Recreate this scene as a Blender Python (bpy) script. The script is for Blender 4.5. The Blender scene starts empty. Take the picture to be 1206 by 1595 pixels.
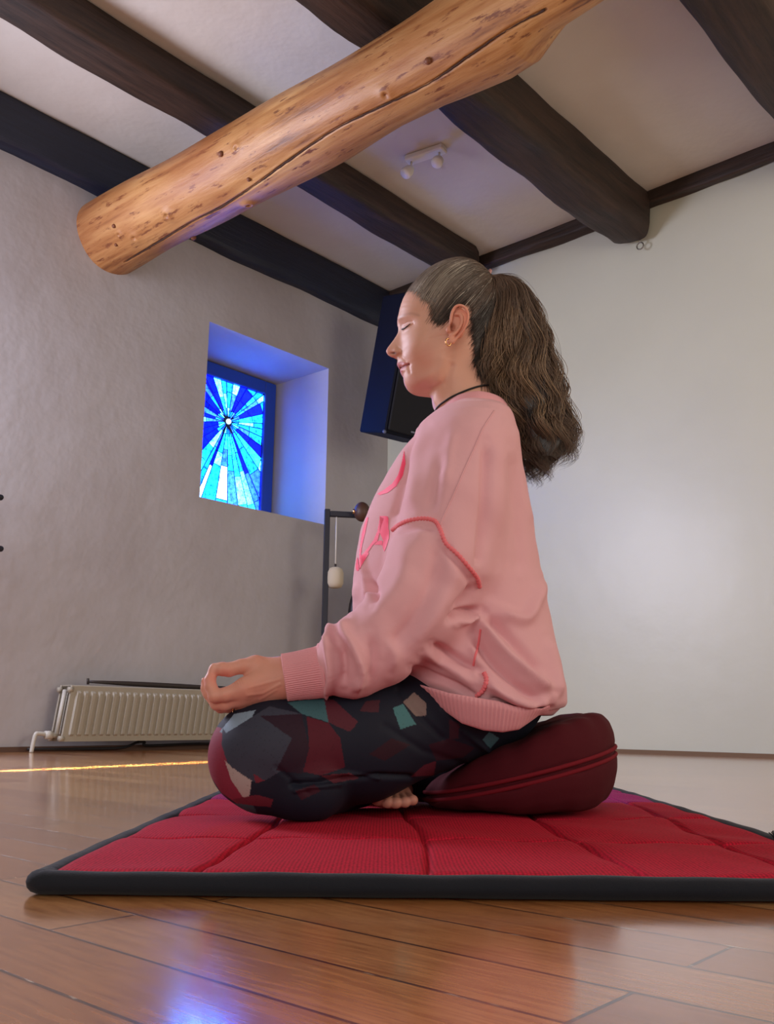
import bpy, math, random
import numpy as np
from mathutils import Vector
from mathutils.bvhtree import BVHTree
random.seed(4); rng = np.random.default_rng(4)
S = bpy.context.scene
COL = S.collection

# ------------------------------------------------------------------ camera
F_PX, PITCH, ROLL, CAM_H = 1424.289, .22191, .010311, .155
CO = np.array([0, 0, CAM_H])
_f = np.array([0, math.cos(PITCH), math.sin(PITCH)]); _u = np.array([0, -math.sin(PITCH), math.cos(PITCH)]); _r = np.array([1., 0, 0])
CR = _r*math.cos(ROLL)+_u*math.sin(ROLL); CU = _u*math.cos(ROLL)-_r*math.sin(ROLL); CF = _f
cam = bpy.data.cameras.new('camera'); co = bpy.data.objects.new('camera', cam); COL.objects.link(co)
cam.sensor_fit = 'HORIZONTAL'; cam.sensor_width = 36; cam.lens = 36*F_PX/1206; cam.clip_start = .02; cam.clip_end = 60
from mathutils import Matrix
m = Matrix.Identity(4)
for i in range(3):
    m[i][0] = CR[i]; m[i][1] = CU[i]; m[i][2] = -CF[i]; m[i][3] = CO[i]
co.matrix_world = m
S.camera = co

# ------------------------------------------------------------------ room frame: C is the far corner, a runs along the window wall, b along the cream wall
AL, AR = .7376, -.8498
dL = np.array([math.sin(AL), math.cos(AL), 0]); dR = np.array([math.sin(AR), math.cos(AR), 0]); CC = np.array([0, 5.7036, 0])
def W(a, b, z): return CC-dL*a-dR*b+np.array([0, 0, z])

# ------------------------------------------------------------------ light
def lin(c):
    c = np.array(c, float)/255.; return np.where(c <= .04045, c/12.92, ((c+.055)/1.055)**2.4)
def rgba(c): v = lin(c); return (float(v[0]), float(v[1]), float(v[2]), 1)
S.view_settings.view_transform = 'Standard'; S.view_settings.look = 'None'; S.view_settings.gamma = 1
S.view_settings.use_curve_mapping = False; S.view_settings.exposure = 0.0
wd = bpy.data.worlds.new('world'); S.world = wd; wd.use_nodes = True
bg = wd.node_tree.nodes['Background']; bg.inputs[0].default_value = rgba((216, 212, 206)); bg.inputs[1].default_value = .52
def area(name, loc, target, sx, sy, power, color, spread=math.pi):
    L = bpy.data.lights.new(name, 'AREA'); L.shape = 'RECTANGLE'; L.size = sx; L.size_y = sy; L.energy = power
    L.color = [float(v) for v in lin(color)]; L.spread = spread
    o = bpy.data.objects.new(name, L); COL.objects.link(o); o.location = loc
    d = Vector(target)-Vector(loc); o.rotation_euler = d.to_track_quat('-Z', 'Z').to_euler(); return o
area('assumed_window_light', W(3.5, .06, 1.55), W(1.3, 2.6, .9), 1.1, 1.4, 140, (226, 227, 251))  # lamp standing for an assumed window out of view; no opening is built
area('side_fill', (3.4, .2, 1.5), (.2, 4.2, 2.2), 1.8, 1.8, 50, (255, 240, 218))  # added lamp out of view, aimed to brighten the ceiling
area('room_fill', (-1.2, -2.4, 1.3), (.8, 4.4, 2.3), 2.6, 2.0, 38, (255, 247, 238))  # added soft fill from behind the camera
area('added_streak_lamp', W(4.6, .93, .5), W(2.3, 1.17, .0), .016, .50, 11.0, (255, 234, 196), math.radians(2.5))  # thin lamp added out of view for the floor streak; sun gap only assumed

# ------------------------------------------------------------------ rays and helpers
def D(x, y): return CF+CR*((x-603)/F_PX)+CU*((797.5-y)/F_PX)
def P(x, y, Y): d = D(x, y); return CO+d*(Y/d[1])
def onZ(x, y, Z): d = D(x, y); return CO+d*((Z-CAM_H)/d[2])
nL = np.cross(dL, [0, 0, 1]); nR = np.cross(dR, [0, 0, 1])
def onL(x, y, off=0.): d = D(x, y); q = CC-dR*off; return CO+d*(((q-CO)@nL)/(d@nL))
def onR(x, y, off=0.): d = D(x, y); q = CC-dL*off; return CO+d*(((q-CO)@nR)/(d@nR))
_Mab = np.linalg.inv(np.array([-dL, -dR, [0, 0, 1]]).T)
def AB(p): return _Mab@(np.array(p)-CC)
def pix(V):
    d = np.asarray(V)-CO; z = d@CF; return np.stack([603+F_PX*(d@CR)/z, 797.5-F_PX*(d@CU)/z], -1)

def mesh_obj(name, verts, faces, mat=None, parent=None, smooth=True, colors=None):
    me = bpy.data.meshes.new(name)
    verts = np.asarray(verts, dtype=np.float32)
    if isinstance(faces, np.ndarray) and faces.ndim == 2:
        n, k = faces.shape
        me.vertices.add(len(verts)); me.vertices.foreach_set('co', verts.ravel())
        me.loops.add(n*k); me.loops.foreach_set('vertex_index', faces.astype(np.int32).ravel())
        me.polygons.add(n); me.polygons.foreach_set('loop_start', np.arange(0, n*k, k, dtype=np.int32))
        try: me.polygons.foreach_set('loop_total', np.full(n, k, dtype=np.int32))
        except Exception: pass
        me.update(calc_edges=True); me.validate()
    else:
        me.from_pydata([tuple(map(float, v)) for v in verts], [], [tuple(map(int, f)) for f in faces]); me.update()
    if smooth: me.polygons.foreach_set('use_smooth', np.ones(len(me.polygons), dtype=bool))
    if colors is not None:
        at = me.color_attributes.new('Col', 'FLOAT_COLOR', 'POINT')
        c = np.ones((len(me.vertices), 4), dtype=np.float32); c[:, :3] = colors[:len(me.vertices)]
        at.data.foreach_set('color', c.ravel())
    if mat: me.materials.append(mat)
    o = bpy.data.objects.new(name, me); COL.objects.link(o)
    if parent: o.parent = parent
    return o
def tag(o, label=None, cat=None, group=None, kind=None):
    if label: o['label'] = label
    if cat: o['category'] = cat
    if group: o['group'] = group
    if kind: o['kind'] = kind
    return o
def struct(o): o['kind'] = 'structure'; return o
class MB:
    def __init__(s): s.v = []; s.f = []
    def add(s, v, f):
        k = len(s.v); s.v += [tuple(map(float, x)) for x in v]; s.f += [tuple(int(i)+k for i in q) for q in f]; return s
    def box(s, o, ex, ey, ez, bev=0.):
        o, ex, ey, ez = map(lambda q: np.array(q, float), (o, ex, ey, ez))
        if bev <= 0:
            v = [o, o+ex, o+ex+ey, o+ey, o+ez, o+ex+ez, o+ex+ey+ez, o+ey+ez]
            return s.add(v, [(0, 3, 2, 1), (4, 5, 6, 7), (0, 1, 5, 4), (1, 2, 6, 5), (2, 3, 7, 6), (3, 0, 4, 7)])
        lx, ly, lz = np.linalg.norm(ex), np.linalg.norm(ey), np.linalg.norm(ez); ux, uy, uz = ex/lx, ey/ly, ez/lz
        b = min(bev, lx*.45, ly*.45, lz*.45)
        rings = []
        for zz, ins in ((0, b), (b, 0), (lz-b, 0), (lz, b)):
            i = ins; r = []
            for (x, y) in ((b+i*0+i*.0, i), (lx-b, i), (lx-i, b), (lx-i, ly-b), (lx-b, ly-i), (b, ly-i), (i, ly-b), (i, b)):
                r.append(o+ux*x+uy*y+uz*zz)
            rings.append(r)
        v = [p for r in rings for p in r]; f = []
        for k in range(3):
            for j in range(8): f.append((k*8+j, k*8+(j+1) % 8, (k+1)*8+(j+1) % 8, (k+1)*8+j))
        f.append(tuple(range(7, -1, -1))); f.append(tuple(range(24, 32)))
        return s.add(v, f)
    def tube(s, pts, r, n=10, cap=True):
        v, f = tube(pts, r, n, cap); return s.add(v, f)
    def build(s, name, mat, parent=None, smooth=False): return mesh_obj(name, s.v, s.f, mat, parent, smooth)
def frames(pts):
    pts = np.asarray(pts, float); t = np.gradient(pts, axis=0); t /= np.linalg.norm(t, axis=1, keepdims=True)+1e-12
    ref = np.array([0, 0, 1.]) if abs(t[0][2]) < .9 else np.array([1., 0, 0])
    n = np.cross(t[0], ref); n /= np.linalg.norm(n); N = []
    for k in range(len(pts)):
        n = n-t[k]*(n@t[k]); n /= np.linalg.norm(n)+1e-12; N.append(n)
    N = np.array(N); return t, N, np.cross(t, N)
def tube(pts, r, n=10, cap=True):
    pts = np.asarray(pts, float); t, N, B = frames(pts); r = np.broadcast_to(np.asarray(r, float), (len(pts),))
    v = []; f = []
    for k in range(len(pts)):
        for j in range(n):
            a = 2*math.pi*j/n; v.append(pts[k]+(N[k]*math.cos(a)+B[k]*math.sin(a))*r[k])
    for k in range(len(pts)-1):
        for j in range(n): f.append((k*n+j, k*n+(j+1) % n, (k+1)*n+(j+1) % n, (k+1)*n+j))
    if cap: f.append(tuple(range(n-1, -1, -1))); f.append(tuple((len(pts)-1)*n+j for j in range(n)))
    return v, f
def crom(K, n):
    K = np.asarray(K, float); m_ = len(K); t = np.linspace(0, m_-1, n); i = np.clip(t.astype(int), 0, m_-2); u = (t-i)[:, None]
    p1 = K[i]; p2 = K[i+1]; p0 = K[np.maximum(i-1, 0)]; p3 = K[np.minimum(i+2, m_-1)]
    return .5*((2*p1)+(-p0+p2)*u+(2*p0-5*p1+4*p2-p3)*u**2+(-p0+3*p1-3*p2+p3)*u**3)
def poly_dist(q, poly):
    q = np.asarray(q); d = np.full(len(q), 1e9)
    for a, b in zip(poly[:-1], poly[1:]):
        a = np.array(a, float); b = np.array(b, float); e = b-a; t = np.clip(((q-a)@e)/(e@e), 0, 1)
        d = np.minimum(d, np.linalg.norm(q-a-t[:, None]*e, axis=1))
    return d
def inpoly(q, poly):
    x, y = q[:, 0], q[:, 1]; c = np.zeros(len(q), bool); n = len(poly)
    for i in range(n):
        x1, y1 = poly[i]; x2, y2 = poly[(i+1) % n]
        if y1 == y2: continue
        k = ((y1 > y) != (y2 > y)) & (x < (x2-x1)*(y-y1)/(y2-y1)+x1); c ^= k
    return c
# ---- signed distance pieces and a surface-nets mesher
def smin(a, b, k):
    h = np.clip(.5+.5*(b-a)/k, 0, 1); return b*(1-h)+a*h-k*h*(1-h)
def cone(X, a, b, ra, rb):
    a = np.asarray(a, np.float32); b = np.asarray(b, np.float32); e = b-a; L2 = float(e@e)
    t = np.clip(((X[0]-a[0])*e[0]+(X[1]-a[1])*e[1]+(X[2]-a[2])*e[2])/L2, 0, 1)
    return np.sqrt((X[0]-a[0]-t*e[0])**2+(X[1]-a[1]-t*e[1])**2+(X[2]-a[2]-t*e[2])**2)-(ra+(rb-ra)*t)
def ell(X, c, r):
    q = np.sqrt(((X[0]-c[0])/r[0])**2+((X[1]-c[1])/r[1])**2+((X[2]-c[2])/r[2])**2); return (q-1)*min(r)
def grid(lo, hi, h):
    ax = [np.arange(lo[i], hi[i]+h, h, dtype=np.float32) for i in range(3)]
    return np.meshgrid(*ax, indexing='ij'), np.array([a[0] for a in ax]), h
def nets(Fv, lo, h):
    Fv = Fv.astype(np.float32); s = Fv < 0; nx, ny, nz = Fv.shape
    cs = (nx-1, ny-1, nz-1); cnt = np.zeros(cs, np.float32); acc = np.zeros((3,)+cs, np.float32)
    def sl(o): return tuple(slice(o[i], o[i]+cs[i]) for i in range(3))
    corners = [(i, j, k) for i in (0, 1) for j in (0, 1) for k in (0, 1)]
    for c in corners:
        for ax in range(3):
            if c[ax] == 0:
                d = list(c); d[ax] = 1; A = Fv[sl(c)]; B = Fv[sl(d)]; x = (s[sl(c)] != s[sl(d)])
                t = np.where(x, A/(A-B+1e-20), 0)
                cnt += x
                for q in range(3): acc[q] += np.where(x, c[q]+(t if q == ax else 0), 0)
    act = cnt > 0; idx = -np.ones(cs, np.int64); n = int(act.sum()); idx[act] = np.arange(n)
    I = np.argwhere(act); v = np.stack([acc[q][act]/cnt[act] for q in range(3)], 1)
    v = (v+I)*h+lo
    fs = []
    for ax in range(3):
        o1, o2 = [(1, 2), (2, 0), (0, 1)][ax]
        A = [slice(1, -1)]*3; A[ax] = slice(0, -1); B = list(A); B[ax] = slice(1, None)
        sa = s[tuple(A)]; sb = s[tuple(B)]; x = np.argwhere(sa != sb)
        if len(x) == 0: continue
        base = x.copy(); base[:, [k for k in range(3) if k != ax]] += 1
        flip = ~sa[tuple(x.T)]
        def g(u, w): b = base.copy(); b[:, o1] -= u; b[:, o2] -= w; return idx[tuple(b.T)]
        q = np.stack([g(1, 1), g(0, 1), g(0, 0), g(1, 0)], 1); q[flip] = q[flip][:, ::-1]; fs.append(q)
    return v, np.concatenate(fs)
def vnormals(v, f):
    a = v[f[:, 2]]-v[f[:, 0]]; b = v[f[:, 3]]-v[f[:, 1]]; n = np.cross(a, b); N = np.zeros_like(v)
    for k in range(4): np.add.at(N, f[:, k], n)
    return N/(np.linalg.norm(N, axis=1, keepdims=True)+1e-20)
def relax(v, f, it=2, w=.5):
    e = np.concatenate([f[:, [0, 1]], f[:, [1, 2]], f[:, [2, 3]], f[:, [3, 0]]])
    for _ in range(it):
        s_ = np.zeros_like(v); c = np.zeros(len(v)); np.add.at(s_, e[:, 0], v[e[:, 1]]); np.add.at(s_, e[:, 1], v[e[:, 0]])
        np.add.at(c, e[:, 0], 1); np.add.at(c, e[:, 1], 1); v = v*(1-w)+w*s_/np.maximum(c, 1)[:, None]
    return v
def bvh(v, f): return BVHTree.FromPolygons([Vector(x) for x in v.tolist()], [tuple(x) for x in f.tolist()])
def cast(tree, x, y, off=0.):
    d = Vector(D(x, y)).normalized(); h = tree.ray_cast(Vector(CO), d)
    if h[0] is None: return None
    n = h[1]; n = -n if n.dot(d) > 0 else n
    return np.array(h[0]+n*off)
def cast_line(tree, pts, n, off=0.):
    out = [cast(tree, x, y, off) for x, y in crom(pts, n)]; return np.array([q for q in out if q is not None])

# ------------------------------------------------------------------ materials
def mat(name, color=(200, 200, 200), rough=.6, metal=0., spec=.5, emis=None, estr=0., sheen=0., coat=0., attr=False):
    M = bpy.data.materials.new(name); M.use_nodes = True; b = M.node_tree.nodes['Principled BSDF']
    b.inputs['Base Color'].default_value = rgba(color); b.inputs['Roughness'].default_value = rough; b.inputs['Metallic'].default_value = metal
    b.inputs['Specular IOR Level'].default_value = spec
    if sheen: b.inputs['Sheen Weight'].default_value = sheen
    if coat: b.inputs['Coat Weight'].default_value = coat; b.inputs['Coat Roughness'].default_value = .12; b.inputs['Coat IOR'].default_value = 1.85
    if emis: b.inputs['Emission Color'].default_value = rgba(emis); b.inputs['Emission Strength'].default_value = estr
    if attr:
        a = M.node_tree.nodes.new('ShaderNodeVertexColor'); a.layer_name = 'Col'; M.node_tree.links.new(a.outputs[0], b.inputs['Base Color'])
    return M
class NT:
    def __init__(s, M): s.t = M.node_tree; s.b = s.t.nodes['Principled BSDF']
    def n(s, typ, **k):
        o = s.t.nodes.new(typ)
        for a, v in k.items():
            if a in o.inputs and not hasattr(o, a): o.inputs[a].default_value = v
            else: setattr(o, a, v)
        return o
    def l(s, a, b): s.t.links.new(a, b)
    def coord(s, scale=(1, 1, 1), rot=(0, 0, 0), src='Object', loc=(0, 0, 0)):
        c = s.n('ShaderNodeTexCoord'); m_ = s.n('ShaderNodeMapping'); m_.inputs['Scale'].default_value = scale; m_.inputs['Rotation'].default_value = rot
        m_.inputs['Location'].default_value = loc
        s.l(c.outputs[src], m_.inputs[0]); return m_.outputs[0]
    def noise(s, vec, scale, detail=4, rough=.55):
        o = s.n('ShaderNodeTexNoise'); o.inputs['Scale'].default_value = scale; o.inputs['Detail'].default_value = detail; o.inputs['Roughness'].default_value = rough
        s.l(vec, o.inputs['Vector']); return o.outputs['Fac']
    def ramp(s, fac, stops):
        o = s.n('ShaderNodeValToRGB'); e = o.color_ramp.elements
        while len(e) < len(stops): e.new(.5)
        for i, (p_, c) in enumerate(stops): e[i].position = p_; e[i].color = rgba(c) if len(c) == 3 else c
        s.l(fac, o.inputs[0]); return o.outputs[0]
    def mix(s, fac, a, b, mode='MIX'):
        o = s.n('ShaderNodeMix', data_type='RGBA', blend_type=mode)
        for v, i in ((fac, 0), (a, 6), (b, 7)):
            if isinstance(v, (int, float)): o.inputs[i].default_value = v
            elif isinstance(v, tuple): o.inputs[i].default_value = rgba(v) if len(v) == 3 else v
            else: s.l(v, o.inputs[i])
        return o.outputs[2]
    def math(s, op, a, b=0.):
        o = s.n('ShaderNodeMath', operation=op)
        for i, v in enumerate((a, b)):
            if isinstance(v, (int, float)): o.inputs[i].default_value = v
            else: s.l(v, o.inputs[i])
        return o.outputs[0]
    def bump(s, h, strength=.3, dist=.01, prev=None):
        o = s.n('ShaderNodeBump'); o.inputs['Strength'].default_value = strength; o.inputs['Distance'].default_value = dist; s.l(h, o.inputs['Height'])
        if prev is not None: s.l(prev, o.inputs['Normal'])
        s.l(o.outputs[0], s.b.inputs['Normal']); return o.outputs[0]
def plaster(name, c1, c2, rough, bs, scale=1.3):
    M = mat(name, c1, rough); t = NT(M); v = t.coord()
    t.l(t.mix(t.ramp(t.noise(v, scale, 5), [(.35, (0, 0, 0)), (.7, (255, 255, 255))]), c1, c2), t.b.inputs['Base Color'])
    b1 = t.bump(t.noise(v, 3.2, 4), bs, .05); t.bump(t.noise(v, 26, 5), bs*.6, .006, b1); return M
M_wallL = plaster('rough_plaster', (182, 179, 183), (166, 160, 162), .85, .2, 1.1)
M_wallR = plaster('cream_satin_wall', (208, 210, 194), (202, 204, 190), .36, .08)
M_ceil = plaster('ceiling_plaster', (214, 208, 198), (198, 188, 176), .85, .25, .8)
def wood_dark(name, c1, c2, rough=.6):
    M = mat(name, c1, rough); t = NT(M); v = t.coord((1.2, 14, 14))
    n_ = t.noise(v, 2.2, 6, .65); t.l(t.ramp(n_, [(.3, c1), (.75, c2)]), t.b.inputs['Base Color']); t.bump(n_, .5, .015); return M
M_beam = wood_dark('dark_stained_beam', (24, 16, 12), (70, 50, 40))
M_beamblue = wood_dark('dark_blue_black_beam', (16, 21, 38), (27, 34, 56), .5)
# floor: planks run along b
def floor_mat():
    M = mat('oak_parquet', (180, 110, 60), .2, coat=.8); t = NT(M)
    v = t.coord(rot=(0, 0, 0))
    sp = t.n('ShaderNodeSeparateXYZ'); t.l(v, sp.inputs[0])
    br = t.n('ShaderNodeTexBrick'); br.offset = .37; br.offset_frequency = 2; br.squash = 1
    for k, q in (('Scale', 1.), ('Mortar Size', .0016), ('Mortar Smooth', .1), ('Bias', 0.), ('Brick Width', .62), ('Row Height', .0762)): br.inputs[k].default_value = q
    br.inputs['Color1'].default_value = (0, 0, 0, 1); br.inputs['Color2'].default_value = (1, 1, 1, 1); br.inputs['Mortar'].default_value = (.5, .5, .5, 1)
    t.l(v, br.inputs['Vector'])
    tone = t.ramp(br.outputs['Color'], [(0, (172, 106, 56)), (.35, (192, 126, 70)), (.7, (204, 142, 86)), (1, (216, 160, 106))])
    gv = t.coord((5, 60, 1)); g = t.noise(gv, 3, 6, .6)
    gr = t.ramp(g, [(.3, (205, 190, 175)), (.6, (255, 255, 255))])
    c = t.mix(1., tone, gr, 'MULTIPLY')
    wear = t.noise(t.coord((6, 30, 1)), 4, 3)
    gapc = t.ramp(wear, [(.45, (60, 34, 20)), (.6, (96, 64, 42)), (.68, (215, 200, 180))])
    c = t.mix(br.outputs['Fac'], c, gapc); t.l(c, t.b.inputs['Base Color'])
    rn = t.noise(t.coord((3, 12, 1)), 6, 4)
    o = t.n('ShaderNodeMapRange'); o.inputs['To Min'].default_value = .13; o.inputs['To Max'].default_value = .24; t.l(rn, o.inputs[0]); t.l(o.outputs[0], t.b.inputs['Roughness'])
    inv = t.math('SUBTRACT', 1., br.outputs['Fac'])
    b1 = t.bump(inv, .5, .0015); b2 = t.bump(t.noise(t.coord((1, 1, 1)), 9, 2), .035, .01, b1); t.bump(g, .12, .001, b2)
    t.b.inputs['Specular IOR Level'].default_value = .6
    return M
M_floor = floor_mat()
def cloth(name, color, rough=.9, bs=.25, scale=900, sheen=.08, attr=False, mott=None):
    M = mat(name, color, rough, spec=.25, sheen=sheen, attr=attr); t = NT(M); v = t.coord()
    b1 = t.bump(t.noise(v, scale, 2), bs, .0006); t.bump(t.noise(v, 38, 3), bs*.8, .003, b1)
    if mott and not attr: t.l(t.mix(t.noise(v, 9, 3), color, mott), t.b.inputs['Base Color'])
    return M
M_pink = cloth('pink_sweatshirt_jersey', (227, 173, 178), mott=(222, 166, 173))
M_rib = cloth('pink_rib_knit', (226, 160, 166))
M_coral = cloth('coral_overlock_thread', (240, 124, 132), bs=.1)
M_print = mat('neon_pink_print', (255, 74, 112), .6)
M_leg = cloth('printed_leggings', (30, 30, 40), rough=.7, bs=.12, scale=1500, sheen=0, attr=True)
M_cush = cloth('burgundy_cotton', (78, 9, 22), bs=.3, scale=1200, sheen=0, mott=(70, 8, 20))
M_cush2 = cloth('burgundy_piping', (112, 16, 30), bs=.2, sheen=0)
M_black = cloth('black_binding', (26, 28, 36), bs=.5, scale=700)
def mesh_fabric():
    M = mat('red_air_mesh', (196, 18, 48), .85, spec=.2); t = NT(M)
    v = t.coord((260, 260, 1)); w = t.n('ShaderNodeTexVoronoi'); w.inputs['Scale'].default_value = 1.; w.inputs['Randomness'].default_value = .25; t.l(v, w.inputs['Vector'])
    a = t.n('ShaderNodeVertexColor'); a.layer_name = 'Col'; t.l(t.mix(1., a.outputs[0], t.ramp(w.outputs['Distance'], [(.15, (255, 255, 255)), (.6, (170, 170, 170))]), 'MULTIPLY'), t.b.inputs['Base Color']); t.bump(w.outputs['Distance'], -.5, .0012); return M
M_red = mesh_fabric()
def skin_mat():
    M = mat('skin', (214, 156, 132), .5, spec=.4, attr=True); t = NT(M); t.b.inputs['Subsurface Weight'].default_value = .12
    t.b.inputs['Subsurface Radius'].default_value = (.01, .004, .002); t.b.inputs['Subsurface Scale'].default_value = .6
    v = t.coord(); b1 = t.bump(t.noise(v, 420, 3), .12, .0008); t.bump(t.noise(v, 90, 3), .12, .0015, b1); return M
M_skin = skin_mat()
M_hair = mat('hair', (80, 60, 45), .42, spec=.55, attr=True)
M_gold = mat('gold', (214, 160, 110), .22, 1.)
M_cord = mat('black_cord', (22, 18, 20), .6)
M_rad = mat('radiator_enamel', (162, 155, 140), .4)
M_radpipe = mat('painted_pipe', (190, 186, 176), .5)
M_metal = mat('dark_painted_steel', (26, 28, 42), .5)
M_spk = mat('speaker_vinyl', (7, 10, 24), .75, spec=.2); M_grille = mat('speaker_grille', (5, 7, 18), .8)
M_spkedge = mat('speaker_edge', (20, 24, 44), .4)
M_white = mat('white_plastic', (226, 222, 214), .4)
M_felt = cloth('cream_felt', (196, 184, 164)); M_brown = mat('brown_leather', (74, 46, 34), .5)
M_dark = mat('dark_bamboo', (46, 36, 32), .5)
M_frame = mat('blue_lit_frame', (30, 70, 160), .5)  # base colour carries the blue light from the glass
M_lead = mat('lead_came', (10, 20, 60), .5)

# ------------------------------------------------------------------ room shell (objects use the a/b frame so grain follows the timbers)
def abframe(o, origin, xdir):
    """move mesh origin so that its local X runs along xdir"""
    x = np.array(xdir, float); x /= np.linalg.norm(x); z = np.array([0, 0, 1.]); y = np.cross(z, x)
    Mx = Matrix(((x[0], y[0], z[0], origin[0]), (x[1], y[1], z[1], origin[1]), (x[2], y[2], z[2], origin[2]), (0, 0, 0, 1)))
    o.data.transform(Mx.inverted()); o.matrix_world = Mx; return o
ZC = 2.93
def slab(name, a0, a1, b0, b1, z0, z1, mt, bev=0):
    o = MB().box(W(a0, b0, z0), -dL*(a1-a0), -dR*(b1-b0), (0, 0, z1-z0), bev).build(name, mt); return o
fl = slab('floor', -.3, 6.2, -.3, 6.2, -.1, 0, M_floor); abframe(fl, CC-dL*.015+np.array([0, 0, 0]), -dR); struct(fl)
ce = slab('ceiling', -.3, 6.2, -.3, 6.2, ZC, ZC+.1, M_ceil); struct(ce)
wr = slab('wall_right', -.2, 0, -.4, 6.2, 0, ZC, M_wallR); struct(wr)
# left wall with a splayed window recess
wa = (.548, 1.452); wz = (1.27, 2.252); dp = .35; ia = (.655, 1.30); iz = (1.27, 2.2)
mb = MB()
def q4(*p): mb.add([W(*x) for x in p], [(0, 1, 2, 3)])
NA = 6.2
for (a0, a1, z0, z1) in ((-.2, wa[0], 0, ZC), (wa[1], NA, 0, ZC), (wa[0], wa[1], 0, wz[0]), (wa[0], wa[1], wz[1], ZC)):
    q4((a0, 0, z0), (a1, 0, z0), (a1, 0, z1), (a0, 0, z1))
B_ = -dp-.08
q4((wa[0], 0, wz[1]), (wa[1], 0, wz[1]), (ia[1], B_, iz[1]), (ia[0], B_, iz[1])); q4((wa[1], 0, wz[0]), (wa[0], 0, wz[0]), (ia[0], B_, iz[0]), (ia[1], B_, iz[0]))
q4((wa[0], 0, wz[0]), (wa[0], 0, wz[1]), (ia[0], B_, iz[1]), (ia[0], B_, iz[0])); q4((wa[1], 0, wz[1]), (wa[1], 0, wz[0]), (ia[1], B_, iz[0]), (ia[1], B_, iz[1]))
# outer skin to give the wall its thickness
q4((-.2, B_, 0), (ia[0], B_, 0), (ia[0], B_, ZC), (-.2, B_, ZC)); q4((ia[1], B_, 0), (NA, B_, 0), (NA, B_, ZC), (ia[1], B_, ZC))
q4((ia[0], B_, 0), (ia[1], B_, 0), (ia[1], B_, iz[0]), (ia[0], B_, iz[0])); q4((ia[0], B_, iz[1]), (ia[1], B_, iz[1]), (ia[1], B_, ZC), (ia[0], B_, ZC))
wl = mb.build('wall_left', M_wallL); struct(wl)

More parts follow.
